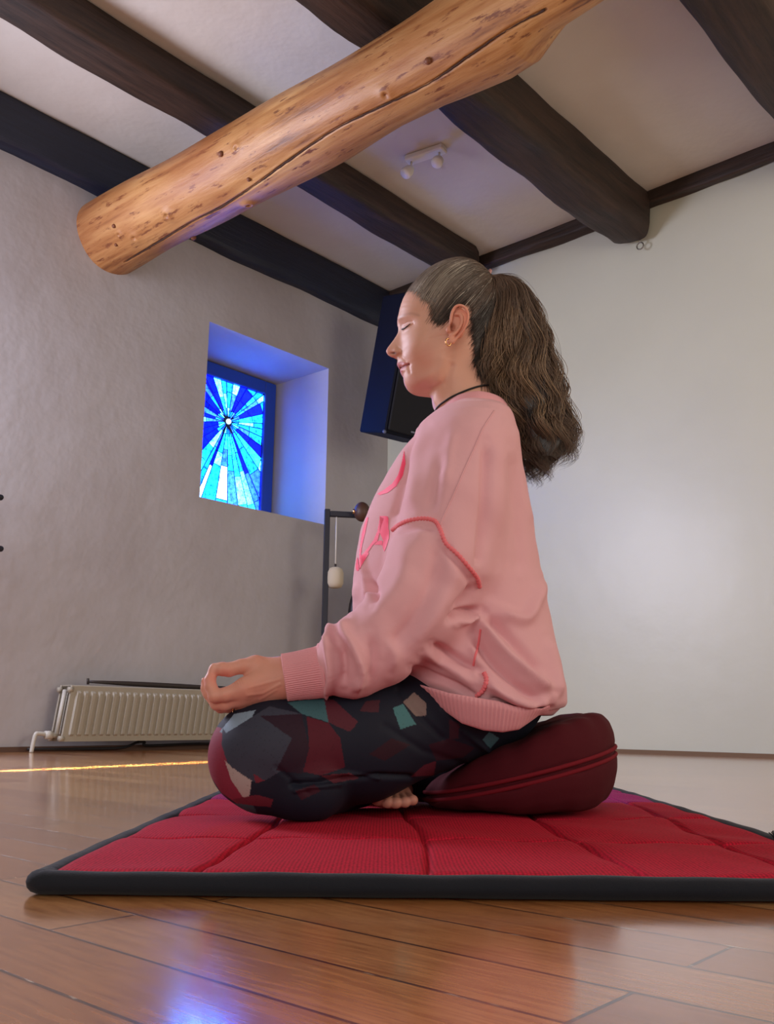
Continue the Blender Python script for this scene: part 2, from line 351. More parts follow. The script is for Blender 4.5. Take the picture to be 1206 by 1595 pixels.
# window_1: frame coloured for the blue light falling on it, with stained glass
mb = MB(); fb = -dp
def fr(a0, a1, z0, z1): mb.box(W(a0, fb-.05, z0), -dL*(a1-a0), -dR*.05, (0, 0, z1-z0), .006)
fr(.655, .742, 1.27, 2.2); fr(1.225, 1.30, 1.27, 2.2); fr(.742, 1.225, 2.115, 2.2); fr(.742, 1.225, 1.27, 1.33)
win = mb.build('window_1', M_frame); struct(win)
def glass():
    cen = np.array([1.008, 1.87]); a0, a1, z0, z1 = .742, 1.225, 1.33, 2.115
    def hit(t):
        d = np.array([math.cos(t), math.sin(t)]); c = []
        for k, lo, hi in ((0, a0, a1), (1, z0, z1)):
            if abs(d[k]) > 1e-9: c.append(((hi if d[k] > 0 else lo)-cen[k])/d[k])
        return min(c)
    ang = sorted([math.radians(k) for k in (4, 16, 27, 40, 52, 63, 75, 84, 96, 108, 118, 131, 143, 156, 168, 176, 187, 199, 212, 224, 238, 250, 258, 267, 277, 288, 297, 309, 322, 334, 346, 356)])
    for ca, cz in ((a0, z0), (a1, z0), (a0, z1), (a1, z1)): ang.append(math.atan2(cz-cen[1], ca-cen[0]) % (2*math.pi))
    ang.sort(); v = []; f = []; col = []; leads = MB()
    pal = {'w': (1.3, 3.4, 6), 'c': (.04, 2.2, 6.5), 't': (.012, .6, 4.0), 'b': (.002, .012, 6), 's': (.05, .30, 5), 'n': (.001, .003, 1.0), 'a': (.30, 3.0, 6.5)}
    rr = random.Random(11)
    def lead(p, q, r=.0028): leads.tube([W(p[0], fb-.018, p[1]), W(q[0], fb-.018, q[1])], r, 6)
    for i in range(len(ang)):
        t0 = ang[i]; t1 = ang[(i+1) % len(ang)]+(2*math.pi if i == len(ang)-1 else 0)
        if t1-t0 < .02: continue
        d0 = np.array([math.cos(t0), math.sin(t0)]); d1 = np.array([math.cos(t1), math.sin(t1)]); h0, h1 = hit(t0), hit(t1-1e-6)
        down = math.sin((t0+t1)/2) < -.35
        br = [0.02, .07+rr.random()*.03, .15+rr.random()*.06, .27+rr.random()*.08, .45+rr.random()*.1, 9]
        dark = rr.random() < .36
        for k in range(len(br)-1):
            r0, r1 = br[k], br[k+1]; e00, e01 = min(r0, h0), min(r0, h1); e10, e11 = min(r1, h0), min(r1, h1)
            if e10-e00 < 1e-4 and e11-e01 < 1e-4: break
            if dark and k in (1, 2): key = rr.choice('bbn')
            elif k <= 1: key = rr.choice('acttsc')
            elif down and k >= 3: key = rr.choice('wwactas')
            else: key = rr.choice('ctacsstt')
            tone = .7+.6*rr.random()
            pts = [cen+d0*e00, cen+d0*e10, cen+d1*e11, cen+d1*e01]
            n = 5
            for x in range(n):
                for y in range(n):
                    def q(u, w_): return (pts[0]*(1-u)+pts[1]*u)*(1-w_)+(pts[3]*(1-u)+pts[2]*u)*w_
                    b0 = len(v); 
                    for (u, w_) in ((x, y), (x+1, y), (x+1, y+1), (x, y+1)):
                        pp = q(u/n, w_/n); v.append(W(pp[0], fb-.02, pp[1]))
                        c = np.array(pal[key])*tone; col.append(c)
                    f.append((b0, b0+1, b0+2, b0+3))
            lead(pts[1], pts[2], .0022)
        lead(cen+d0*.015, cen+d0*h0)
    M = mat('stained_glass', (20, 60, 120), .15); t = NT(M); a = t.n('ShaderNodeVertexColor'); a.layer_name = 'Col'
    st = t.noise(t.coord((1, 1, 1)), 38, 5, .7)
    c = t.mix(1., a.outputs[0], t.ramp(st, [(.36, (96, 120, 190)), (.52, (210, 220, 240)), (.66, (255, 255, 255))]), 'MULTIPLY')
    t.l(c, t.b.inputs['Emission Color']); t.b.inputs['Emission Strength'].default_value = 3.4
    mesh_obj('stained_glass', v, f, M, win, False, np.array(col))
    leads.build('lead_came', M_lead, win)
    bpt = W(cen[0], fb-.012, cen[1]); mm = MB()
    v_, f_ = uvs(bpt, .017, 16, 10); mm.add(v_, f_).build('glass_jewel', mat('clear_glass_jewel', (220, 245, 255), .1, emis=(200, 240, 255), estr=1.5), win, True)
def uvs(c, r, nu=16, nv=10):
    r = np.broadcast_to(np.array(r, float), (3,)); v = []; f = []
    for i in range(nv+1):
        th = math.pi*i/nv
        for j in range(nu):
            ph = 2*math.pi*j/nu; v.append(np.array(c)+r*np.array([math.sin(th)*math.cos(ph), math.sin(th)*math.sin(ph), math.cos(th)]))
    for i in range(nv):
        for j in range(nu): f.append((i*nu+j, (i+1)*nu+j, (i+1)*nu+(j+1) % nu, i*nu+(j+1) % nu))
    return v, f
glass()

# skirting strips
o = slab('baseboard_left', 0, 6, 0, .012, 0, .022, mat('dark_skirting', (88, 62, 48), .6)); struct(o)
o = slab('baseboard_right', 0, .012, 0, 6, 0, .018, mat('brown_skirting', (120, 92, 66), .6)); struct(o)

# ------------------------------------------------------------------ ceiling timbers
def beam(a0, a1, b0, b1, z0, z1, mt, label, cham=.03, wob=.006, seed=0, taper=0., along='a'):
    r = np.random.default_rng(seed); n = 90; prof = []
    nb = 32
    for k in range(nb):
        t = 2*math.pi*k/nb; e = .42
        c, s_ = math.cos(t), math.sin(t); prof.append((np.sign(c)*abs(c)**e, np.sign(s_)*abs(s_)**e))
    ph = r.random((6, 4))*6.28; v = []; f = []
    for i in range(n+1):
        u = i/n; a = a0+(a1-a0)*u
        for k, (x, y) in enumerate(prof):
            w_ = wob*(math.sin(a*3.1+ph[0][0]+x*2)+.6*math.sin(a*7.3+ph[1][0]+y*3)+.35*math.sin(a*17+ph[2][0]+k*.8))
            sc = 1-taper*max(0, .06-(a-a0))/.06
            bb = (b0+b1)/2+x*((b1-b0)/2*sc+w_*.6); zz = (z0+z1)/2+y*((z1-z0)/2*(sc if y < 0 else 1)+(w_ if y < 0 else 0))
            v.append(W(a, bb, zz) if along == 'a' else W(bb, a, zz))
    for i in range(n):
        for k in range(nb): f.append((i*nb+k, i*nb+(k+1) % nb, (i+1)*nb+(k+1) % nb, (i+1)*nb+k))
    f.append(tuple(range(nb))); f.append(tuple(n*nb+k for k in range(nb-1, -1, -1)))
    o = mesh_obj('ceiling_beam' if along == 'a' else 'wall_plate', v, f, mt, None, True)
    abframe(o, W(a0, (b0+b1)/2, z0) if along == 'a' else W((b0+b1)/2, a0, z0), -dL if along == 'a' else -dR)
    tag(o, label, 'beam'); return o
beam(0, 6, -.06, .075, 2.675, 2.94, M_beamblue, 'dark blue ceiling beam lying along the top of the window wall', seed=1)
beam(.12, 6, .665, .865, 2.765, 2.94, M_beam, 'square dark brown ceiling beam, the second one out from the window wall', seed=2, taper=.3)
beam(0, 6, 1.665, 1.90, 2.665, 2.96, M_beam, 'thick rounded dark brown ceiling beam with a metal eye hook under its end', seed=3, wob=.010, taper=.35)
beam(0, 6, 2.70, 2.97, 2.68, 2.96, M_beam, 'dark brown ceiling beam in the upper right corner of the room', seed=4)
tb = beam(0, 6, 0, .07, 2.85, 2.935, M_beam, 'thin dark timber strip between the cream wall and the ceiling', seed=5, wob=.006, along='b'); tb['category'] = 'beam'

# the peeled log
def log():
    L = 3.9; n = 760; nc = 288; r = np.random.default_rng(8)
    b = np.linspace(-.02, L-.02, n)[:, None]; th = np.linspace(0, 2*math.pi, nc, endpoint=False)[None]
    a0 = 2.071-.0185*b; z0 = 2.473+0*b
    rad = .187-.0048*b+.012*np.sin(b*2.3+1)*np.sin(th+.5)+.006*np.sin(b*5.1+2*np.sin(th))+.004*np.sin(th*3+b*2)+.0008*np.sin(b*13+th*4)
    pass
    R2 = np.interp(b, [0, .5, 1.1, 1.5, 1.8, 2.0, 2.27, 2.38, 2.5, 2.75, 3.5], [.170, .158, .166, .165, .149, .149, .173, .166, .106, .078, .07])
    wl_ = np.clip(np.cos(th-math.radians(226)), 0, 1)**1.3; rad = rad*(1-wl_)+(R2+.003*np.sin(b*9+th*2))*wl_
    for (bb, tt, A, w_) in ((.62, -.9, .012, .03), (.35, -1.0, .010, .03), (1.15, -.35, .010, .022), (.28, -.75, .008, .02), (1.0, -1.75, .018, .03), (1.9, -.9, .008, .03)):
        dd = ((b-bb)/w_)**2+(((th-tt+math.pi) % (2*math.pi)-math.pi)*.187/w_)**2
        rad = rad+A*np.exp(-dd)-A*1.5*np.exp(-dd*9)
    A_ = a0+rad*np.cos(th); Z_ = z0+rad*np.sin(th); B_ = b+0*th
    V = CC-A_[..., None]*dL-B_[..., None]*dR+Z_[..., None]*np.array([0, 0, 1.]); V = V.reshape(-1, 3)
    i = np.arange(n-1)[:, None]; j = np.arange(nc)[None]; j2 = (j+1) % nc
    f = np.stack([i*nc+j, i*nc+j2, (i+1)*nc+j2, (i+1)*nc+j], -1).reshape(-1, 4)
    tr = bvh(V, f)
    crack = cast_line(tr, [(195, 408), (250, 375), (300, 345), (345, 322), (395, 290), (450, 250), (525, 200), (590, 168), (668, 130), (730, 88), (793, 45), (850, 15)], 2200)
    N = vnormals(V, f); col = np.ones((len(V), 3)); N = -N if np.mean(np.sum(N*(V-V.reshape(n, nc, 3).mean(1).repeat(nc, 0)), 1)) < 0 else N
    from mathutils.kdtree import KDTree
    kd = KDTree(len(crack))
    for k, c in enumerate(crack): kd.insert(Vector(c), k)
    kd.balance()
    near = np.where(np.min(np.linalg.norm(V[:, None, :]-crack[None, ::12], axis=2), axis=1) < .16)[0] if False else np.where(np.abs(AB(V.T.mean(1))[0]) > -1)[0]
    px = pix(V); dpx = poly_dist(px, [tuple(q) for q in pix(crack)[::40]]); cand = np.where(dpx < 10)[0]
    jig = np.sin(px[:, 0]*.21)+.6*np.sin(px[:, 0]*.53)
    for k in cand:
        co_, _, dd = kd.find(Vector(V[k]))
        if dd < .03:
            e = math.exp(-(max(0, dd-.001)/.0035)**2); V[k] -= N[k]*.008*e
            V[k] += N[k]*.0012*math.exp(-((dd-.010)/.006)**2)
    M = mat('peeled_pine_log', (190, 120, 66), .48, spec=.5); t = NT(M)
    v = t.coord((.7, 9, 9)); n1 = t.noise(v, 2.4, 7, .62); n2 = t.noise(t.coord((5, 24, 24)), 1.6, 6, .7); n3 = t.noise(t.coord((1, 1, 1)), 1.7, 2)
    c = t.ramp(n1, [(.30, (112, 70, 38)), (.42, (164, 112, 62)), (.56, (188, 140, 86)), (.75, (200, 158, 106))])
    c = t.mix(t.ramp(n2, [(.37, (255, 255, 255)), (.43, (0, 0, 0))]), c, (112, 66, 38))
    c = t.mix(t.ramp(n3, [(.42, (0, 0, 0)), (.68, (190, 190, 190))]), c, (142, 78, 42))
    t.l(c, t.b.inputs['Base Color']); b1 = t.bump(n1, .35, .012); t.bump(n2, .35, .006, b1)
    ec = len(V); V = np.vstack([V, CC-dL*2.071-dR*(-.02)+[0, 0, 2.473], CC-dL*2.0-dR*(L-.02)+[0, 0, 2.473]])
    jj = np.arange(nc); cap1 = np.stack([jj, np.full(nc, ec), np.full(nc, ec), (jj+1) % nc], 1)
    F_ = f.tolist()+[(int(q), ec, int((q+1) % nc)) for q in jj]+[(int((n-1)*nc+(q+1) % nc), ec+1, int((n-1)*nc+q)) for q in jj]
    o = mesh_obj('log_beam', V, F_, M, None, True); abframe(o, W(2.07, 0, 2.47), -dR)
    tag(o, 'pale peeled tree trunk spanning under the ceiling out of the window wall, with a long crack', 'log beam')
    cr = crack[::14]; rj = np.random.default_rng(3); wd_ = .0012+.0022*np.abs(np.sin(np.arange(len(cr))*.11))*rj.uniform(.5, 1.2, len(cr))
    mm = MB(); mm.tube(cr+rj.normal(0, .0007, cr.shape), wd_, 6); k = mm.build('crack', mat('crack_shade', (58, 34, 22), .9), None, True); k.parent = o; k.matrix_parent_inverse = o.matrix_world.inverted()  # dark tube along the groove, its colour standing in for cavity shade
    # knots that stand proud
    for (x, y, s_) in ((345, 240, .012), (178, 352, .010), (301, 369, .014), (388, 279, .009), (667, 95, .012), (181, 381, .008)):
        q = cast(tr, x, y, .002)
        if q is None: continue
        mm = MB(); v_, f_ = uvs(q, s_, 14, 8); mm.add(v_, f_); k = mm.build('knot', mat('knot_wood', (112, 64, 38), .6), None, True)
        k.parent = o; k.matrix_parent_inverse = o.matrix_world.inverted()
    return o
log()

# eye hook
hk = MB(); hc = W(.05, 1.83, 2.635)
hk.tube([hc+np.array([0, 0, .05]), hc+np.array([0, 0, .02])], .004, 8)
ts = np.linspace(0, 2*math.pi, 24); hk.tube([hc+(-dR*math.cos(t)+np.array([0, 0, 1])*math.sin(t))*.019 for t in ts], .0035, 8, False)
tag(hk.build('eye_hook', mat('galvanised_steel', (130, 125, 118), .4, .8), None, True), 'small metal eye hook screwed under the end of the thick rounded beam', 'hook')

# ceiling spotlight
def lamp():
    c0 = AB(onZ(634, 246, ZC)); c1 = AB(onZ(693, 226, ZC)); c0[2] = c1[2] = ZC
    p0, p1 = W(*c0), W(*c1); ax = (p1-p0)/np.linalg.norm(p1-p0); side = np.cross(ax, [0, 0, 1])
    e = bpy.data.objects.new('ceiling_spotlight', None); COL.objects.link(e)
    tag(e, 'small white twin spotlight fixed to the ceiling between two dark beams', 'spotlight')
    base = p0-side*.03-np.array([0, 0, .032])
    MB().box(base, ax*np.linalg.norm(p1-p0), side*.06, (0, 0, .032), .006).build('ceiling_plate', M_white, e)
    for t, dd in ((.12, np.array([-.45, -.2, -.6])), (.86, np.array([-.25, -.5, -.7]))):
        q = p0+ax*np.linalg.norm(p1-p0)*t-np.array([0, 0, .032]); d = dd/np.linalg.norm(dd); m1 = MB(); m1.tube([q, q-np.array([0, 0, .03])], .006, 10)
        a_ = m1.build('swivel_arm', M_white, e, True); k = q-np.array([0, 0, .035])
        h = MB(); h.tube([k-d*.005, k, k+d*.02, k+d*.05, k+d*.058], [.012, .018, .027, .03, .026], 20)
        h.build('lamp_head', M_white, e, True)
lamp()

# ------------------------------------------------------------------ radiator on the window wall
def radiator():
    e = bpy.data.objects.new('radiator', None); COL.objects.link(e)
    tag(e, 'low cream ribbed panel radiator under the stained glass window', 'radiator')
    a0, a1 = .95, 2.165; z0, z1 = .045, .282; sh = .12
    def Q(a, b, z): return W(a+(z1-z)*sh, b, z)
    for nm, bb in (('front_panel', .145), ('rear_panel', .06)):
        N = 33; v = []; f = []; per = (a1-a0-.05)/N
        prof = []
        for k in range(N):
            s0 = a0+.025+k*per
            prof += [(s0, 0), (s0+per*.30, 0), (s0+per*.45, 1), (s0+per*.85, 1), (s0+per, 0)]
        prof = [(a0, 0)]+prof+[(a1, 0)]
        zr = [(z0, 0), (z0+.022, 0), (z0+.03, 1), (z1-.034, 1), (z1-.024, 0), (z1-.004, 0), (z1, -.8)]
        for (z, g) in zr:
            for (a, h) in prof: v.append(Q(a, bb+(.009*h*max(g, 0))+(.006*min(g, 0)), z))
        n = len(prof)
        for i in range(len(zr)-1):
            for j in range(n-1): f.append((i*n+j, i*n+j+1, (i+1)*n+j+1, (i+1)*n+j))
        k = len(v)
        for (z, _) in (zr[0], zr[-1]):
            for a in (a0, a1): v.append(Q(a, bb-.012, z))
        f += [(0, n-1, k+1, k), ((len(zr)-1)*n, (len(zr)-1)*n+n-1, k+3, k+2), (k, k+1, k+3, k+2)]
        f += [tuple([i*n for i in range(len(zr))]+[k+2, k]), tuple([i*n+n-1 for i in range(len(zr))]+[k+3, k+1])]
        mesh_obj(nm, v, f, M_rad, e, False)
    m2 = MB(); m2.box(Q(a0, .07, z1-.004), Q(a1, .07, z1-.004)-Q(a0, .07, z1-.004), -dR*.065, (0, 0, .004)); m2.build('top_grille', M_rad, e)
    for z in (z0+.012, z1-.02):
        for bb in (.06, .145):
            m3 = MB(); m3.tube([Q(a1-.01, bb-.006, z), Q(a1+.012, bb-.006, z)], .012, 12); m3.build('end_plug', M_rad, e, True)
    m3 = MB(); m3.tube([Q(a1+.003, .10, z0+.02), Q(a1+.003, .10, z1-.02)], .010, 12); m3.build('end_pipe', M_radpipe, e, True)
    m3 = MB(); m3.tube([Q(a1, .1, .07), Q(a1+.05, .1, .072)], .011, 12); m3.tube([Q(a1+.025, .1, .072), Q(a1+.055, .1, .072)], .017, 12); m3.build('valve', M_radpipe, e, True)
    p = [Q(a1+.05, .1, .075), Q(a1+.085, .1, .078), Q(a1+.098, .1, .07), Q(a1+.10, .1, .0)]
    m3 = MB(); m3.tube(crom(p, 20), .0085, 12); m3.build('supply_pipe', M_radpipe, e, True)
    return Q
Q = radiator()
pl = MB(); k0 = W(2.06, .10, .300); k1 = W(1.0, .10, .290)
pl.tube([k0+(k1-k0)*t for t in np.linspace(0, 1, 12)], [.006, .0085, .011, .012, .012, .012, .011, .011, .011, .010, .009, .008], 10)
pl.tube([k0-np.array([.004, 0, .012]), k0+np.array([-.006, 0, .014])], .006, 8)
tag(pl.build('wooden_pole', M_dark, None, True), 'thin dark pole with a hooked end lying along the top of the radiator', 'pole')
cb = MB(); pc = [W(2.28, .03, .012), W(2.05, .05, .01), W(1.85, .06, .012), W(1.76, .05, .035), W(1.72, .05, .036), W(1.70, .05, .02), W(1.4, .04, .024), W(1.1, .04, .018)]
cb.tube(crom(pc, 50), .006, 8); tag(cb.build('cable', M_cord, None, True), 'dark cable lying along the foot of the wall below the radiator', 'cable')
for y, lb in ((775, 'upper of two dark rod ends jutting in at the left edge beside the window wall'), (855, 'lower of two dark rod ends jutting in at the left edge beside the window wall')):
    p1 = onL(2, y, .12); mm = MB(); d = -dL
    mm.tube([p1-d*.008, p1-d*.004, p1, p1+d*.5], [.006, .011, .0125, .0125], 14); mm.tube([p1+d*.25, p1+d*.25+dR*.13], .008, 8)
    o = mm.build('wall_rod', M_metal, None, True); tag(o, lb, 'rod')

# ------------------------------------------------------------------ gong stand
def gong():
    base = AB(onL(510, 795, .3)); zt = base[2]; p0 = W(base[0], .3, 0); q = onZ(560, 797.5, zt); ax = q-W(*base); ax[2] = 0; ax /= np.linalg.norm(ax)
    nb = np.cross([0, 0, 1.], ax); e = bpy.data.objects.new('gong_stand', None); COL.objects.link(e); e.location = p0
    e_inv = Matrix.Translation(-Vector(p0))
    def par(o): o.parent = e; o.matrix_parent_inverse = e_inv; return o
    tag(e, 'black square-tube metal gong stand behind the seated woman, below the window', 'stand'); wd_ = .92; s_ = .03
    Z = np.array([0, 0, 1.])
    for t in (0, wd_):
        par(MB().box(p0+ax*(t-s_/2)-nb*s_/2, ax*s_, nb*s_, Z*(zt+.006), .003).build('post', M_metal))
        par(MB().box(p0+ax*(t-s_/2)-nb*.22, ax*s_, nb*.44, Z*.03, .003).build('foot', M_metal))
    par(MB().box(p0+ax*(s_/2)-nb*s_/2+Z*(zt-.034), ax*(wd_-s_), nb*s_, Z*.03, .003).build('top_bar', M_metal))
    # gong
    c = p0+ax*(wd_*.5)-nb*.0+Z*.70; v = []; f = []; prof = [(.0, .03), (.05, .03), (.07, .012), (.2, .012), (.30, .004), (.325, -.004), (.33, -.03), (.322, -.03), (.315, -.008), (.2, .004), (.0, .02)]
    n = 72
    for (r, h) in prof:
        for j in range(n):
            t = 2*math.pi*j/n; v.append(c+(ax*math.cos(t)+Z*math.sin(t))*r-nb*h)
    for i in range(len(prof)-1):
        for j in range(n): f.append((i*n+j, i*n+(j+1) % n, (i+1)*n+(j+1) % n, (i+1)*n+j))
    g = mesh_obj('gong', v, f, mat('dark_bronze', (44, 40, 44), .42, .7), None, True)
    tag(g, 'round dark bronze gong hanging in the black stand behind the woman', 'gong')
    for t in (-.12, .12):
        mm = MB(); mm.tube([c+ax*t+Z*.295, p0+ax*(wd_*.5+t*1.2)+Z*(zt-.03)], .003, 6); k = mm.build('cord', M_cord, g, True)
    # hanging cream mallet
    hp = p0+ax*.052+Z*(zt-.034)-nb*.0; yb = AB(hp)
    m1 = bpy.data.objects.new('mallet', None); COL.objects.link(m1); tag(m1, 'cream felt mallet hanging head-down by a white cord from the gong stand', 'mallet')
    mm = MB(); mm.tube([hp, hp-Z*.27], .0035, 8); mm.build('handle', M_white, m1, True)
    mm = MB(); mm.tube([hp-Z*.262, hp-Z*.285], .006, 8); mm.build('ferrule', M_dark, m1, True)
    mm = MB(); mm.tube([hp-Z*(.280+t) for t in (0, .008, .03, .06, .09, .108, .114)], [.020, .036, .045, .046, .045, .036, .020], 24); mm.build('head', M_felt, m1, True)
    hp = p0+ax*.145+Z*(zt-.03)-nb*.05
    m1 = bpy.data.objects.new('mallet', None); COL.objects.link(m1); tag(m1, 'dark brown ball-headed mallet with a shiny collar resting at the gong stand top bar', 'mallet')
    v_, f_ = uvs(hp+ax*.04+Z*.02, (.045, .045, .055), 20, 12); mm = MB(); mm.add(v_, f_).build('head', M_brown, m1, True)
    mm = MB(); mm.tube([hp+ax*-.012+Z*.02, hp+ax*.01+Z*.02], .014, 12); mm.build('collar', M_gold, m1, True)
    mm = MB(); mm.tube([hp+ax*.07, hp+ax*.33-Z*.02], .008, 8); mm.build('handle', M_dark, m1, True)
gong()

# ------------------------------------------------------------------ loudspeaker in the corner
def speaker():
    e = bpy.data.objects.new('loudspeaker', None); COL.objects.link(e)
    tag(e, 'dark blue-black loudspeaker tilted downward, hung high in the corner of the room', 'loudspeaker')
    p = P(599.5, 674, 4.85); n = np.array([.62, -.785, 0]); s_ = np.array([.785, .62, 0]); tl = math.radians(15); Z = np.array([0, 0, 1.])
    up = Z*math.cos(tl)+n*math.sin(tl); fw = n*math.cos(tl)-Z*math.sin(tl)
    Hh, Wd, Dp = .80, .33, .25
    MB().box(p-fw*Dp, fw*Dp, s_*Wd, up*Hh, .008).build('cabinet', M_spk, e)
    MB().box(p+s_*.012+up*.02, fw*.014, s_*(Wd-.024), up*(Hh-.04), .006).build('grille', M_grille, e)
    MB().box(p+s_*.17+up*.035+fw*.014, fw*.003, s_*.055, up*.009).build('badge', mat('badge_grey', (120, 124, 140), .4), e)
    v_, f_ = uvs(p-fw*.005+up*.006, .011, 12, 8); mm = MB(); mm.add(v_, f_).build('corner_protector', mat('corner_grey', (90, 96, 120), .4), e, True)
    w0 = p-fw*Dp+s_*Wd*.5+up*Hh*.5; mm = MB(); tgt = W(.0, .0, w0[2]); mm.tube([w0, tgt], .018, 10); mm.build('wall_bracket', M_metal, e, True)
speaker()

# ------------------------------------------------------------------ mat
MAT_T = .020; MX0, MX1, MY0, MY1 = -.306, .478, .862, 2.16
def yoga_mat():
    nx, ny = 320, 420; x = np.linspace(MX0, MX1, nx)[None]; y = np.linspace(MY0, MY1, ny)[:, None]
    sx = [-.155, .035, .225, .40]; sy = [1.115, 1.37, 1.625, 1.88]
    d = np.full((ny, nx), 1.)
    z = MAT_T+.0*x*y
    for q in sx: d = np.minimum(d, np.abs(x-q-.012*np.sin((y-MY0)*6+q*9)))
    for q in sy: d = np.minimum(d, np.abs(y-q-.008*np.sin(x*9+q*7)))
    edge = np.minimum(np.minimum(x-MX0, MX1-x), np.minimum(y-MY0, MY1-y))
    z = z-.0055*np.exp(-(d/.0035)**2)-.0016*np.exp(-(d/.018)**2)+.002*np.sin(x*23+np.sin(y*11)*2)*np.sin(y*17)+.0012*np.sin(x*60+y*35)*np.exp(-d*20)
    z = z-.004*np.exp(-(edge/.01)**2)
    V = np.stack([x+0*y, y+0*x, z], -1).reshape(-1, 3)
    i = np.arange(ny-1)[:, None]; j = np.arange(nx-1)[None]; f = np.stack([i*nx+j, i*nx+j+1, (i+1)*nx+j+1, (i+1)*nx+j], -1).reshape(-1, 4)
    k = len(V); c = [(MX0, MY0), (MX1, MY0), (MX1, MY1), (MX0, MY1)]; V = np.vstack([V, [(a, b, .002) for a, b in c]])
    F_ = f.tolist()+[(k+3, k+2, k+1, k)]
    F_ += [tuple([k, k+1]+[int(q) for q in range(nx-1, -1, -1)]), tuple([k+2, k+3]+[(ny-1)*nx+q for q in range(nx)])]
    F_ += [tuple([k+1, k+2]+[int(q*nx+nx-1) for q in range(ny-1, -1, -1)]), tuple([k+3, k]+[int(q*nx) for q in range(ny)])]
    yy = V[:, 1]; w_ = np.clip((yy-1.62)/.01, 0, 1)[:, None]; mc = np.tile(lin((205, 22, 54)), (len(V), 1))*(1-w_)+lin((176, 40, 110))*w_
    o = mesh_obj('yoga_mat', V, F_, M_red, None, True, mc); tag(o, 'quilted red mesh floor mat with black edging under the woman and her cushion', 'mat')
    mb = MB(); pts = []; r = .007
    cs = [(MX0, MY0), (MX1, MY0), (MX1, MY1), (MX0, MY1)]
    loop = []
    for q, (a, b) in enumerate(cs):
        sxn = 1 if a == MX0 else -1; syn = 1 if b == MY0 else -1; ang0 = {0: math.pi, 1: 1.5*math.pi, 2: 0, 3: .5*math.pi}[q]
        for t in np.linspace(0, math.pi/2, 7): loop.append((a+sxn*r+r*math.cos(ang0+t), b+syn*r+r*math.sin(ang0+t)))
    loop.append(loop[0]); L = []
    for (a, b), (c2, d2) in zip(loop[:-1], loop[1:]):
        nn = max(1, int(math.hypot(c2-a, d2-b)/.02))
        for t in range(nn): L.append((a+(c2-a)*t/nn, b+(d2-b)*t/nn))
    n = len(L); m_ = 14; v = []; f = []
    for k in range(n):
        a = np.array(L[k]); nx_ = np.array(L[(k+1) % n])-np.array(L[k-1]); nx_ /= np.linalg.norm(nx_); out = np.array([nx_[1], -nx_[0]])
        wv = .0003*math.sin(k*1.3)+.0003*math.sin(k*.47)
        for j in range(m_):
            t = 2*math.pi*j/m_; rr_ = .0098+wv; cx = math.cos(t)*.012; cz = math.sin(t)*rr_
            v.append((a[0]+out[0]*cx, a[1]+out[1]*cx, .0105+wv*.3+cz))
    for k in range(n):
        for j in range(m_): f.append((k*m_+j, k*m_+(j+1) % m_, ((k+1) % n)*m_+(j+1) % m_, ((k+1) % n)*m_+j))
    tag(mesh_obj('edge_binding', v, f, M_black, o, True), 'rolled black fabric edging')
    fr_ = MB(); r2 = random.Random(5)
    for k in range(60):
        p = np.array([MX1+r2.uniform(-.008, .014), 1.155+r2.uniform(-.018, .018), .018]); d = np.array([r2.uniform(-.5, 1), r2.uniform(-1, 1), r2.uniform(.3, 1.2)]); d /= np.linalg.norm(d)
        fr_.tube([p, p+d*.006, p+d*.012+np.array([0, 0, -.003])], .0007, 4)
    tag(fr_.build('frayed_thread', M_black, o), 'frayed black threads')
yoga_mat()

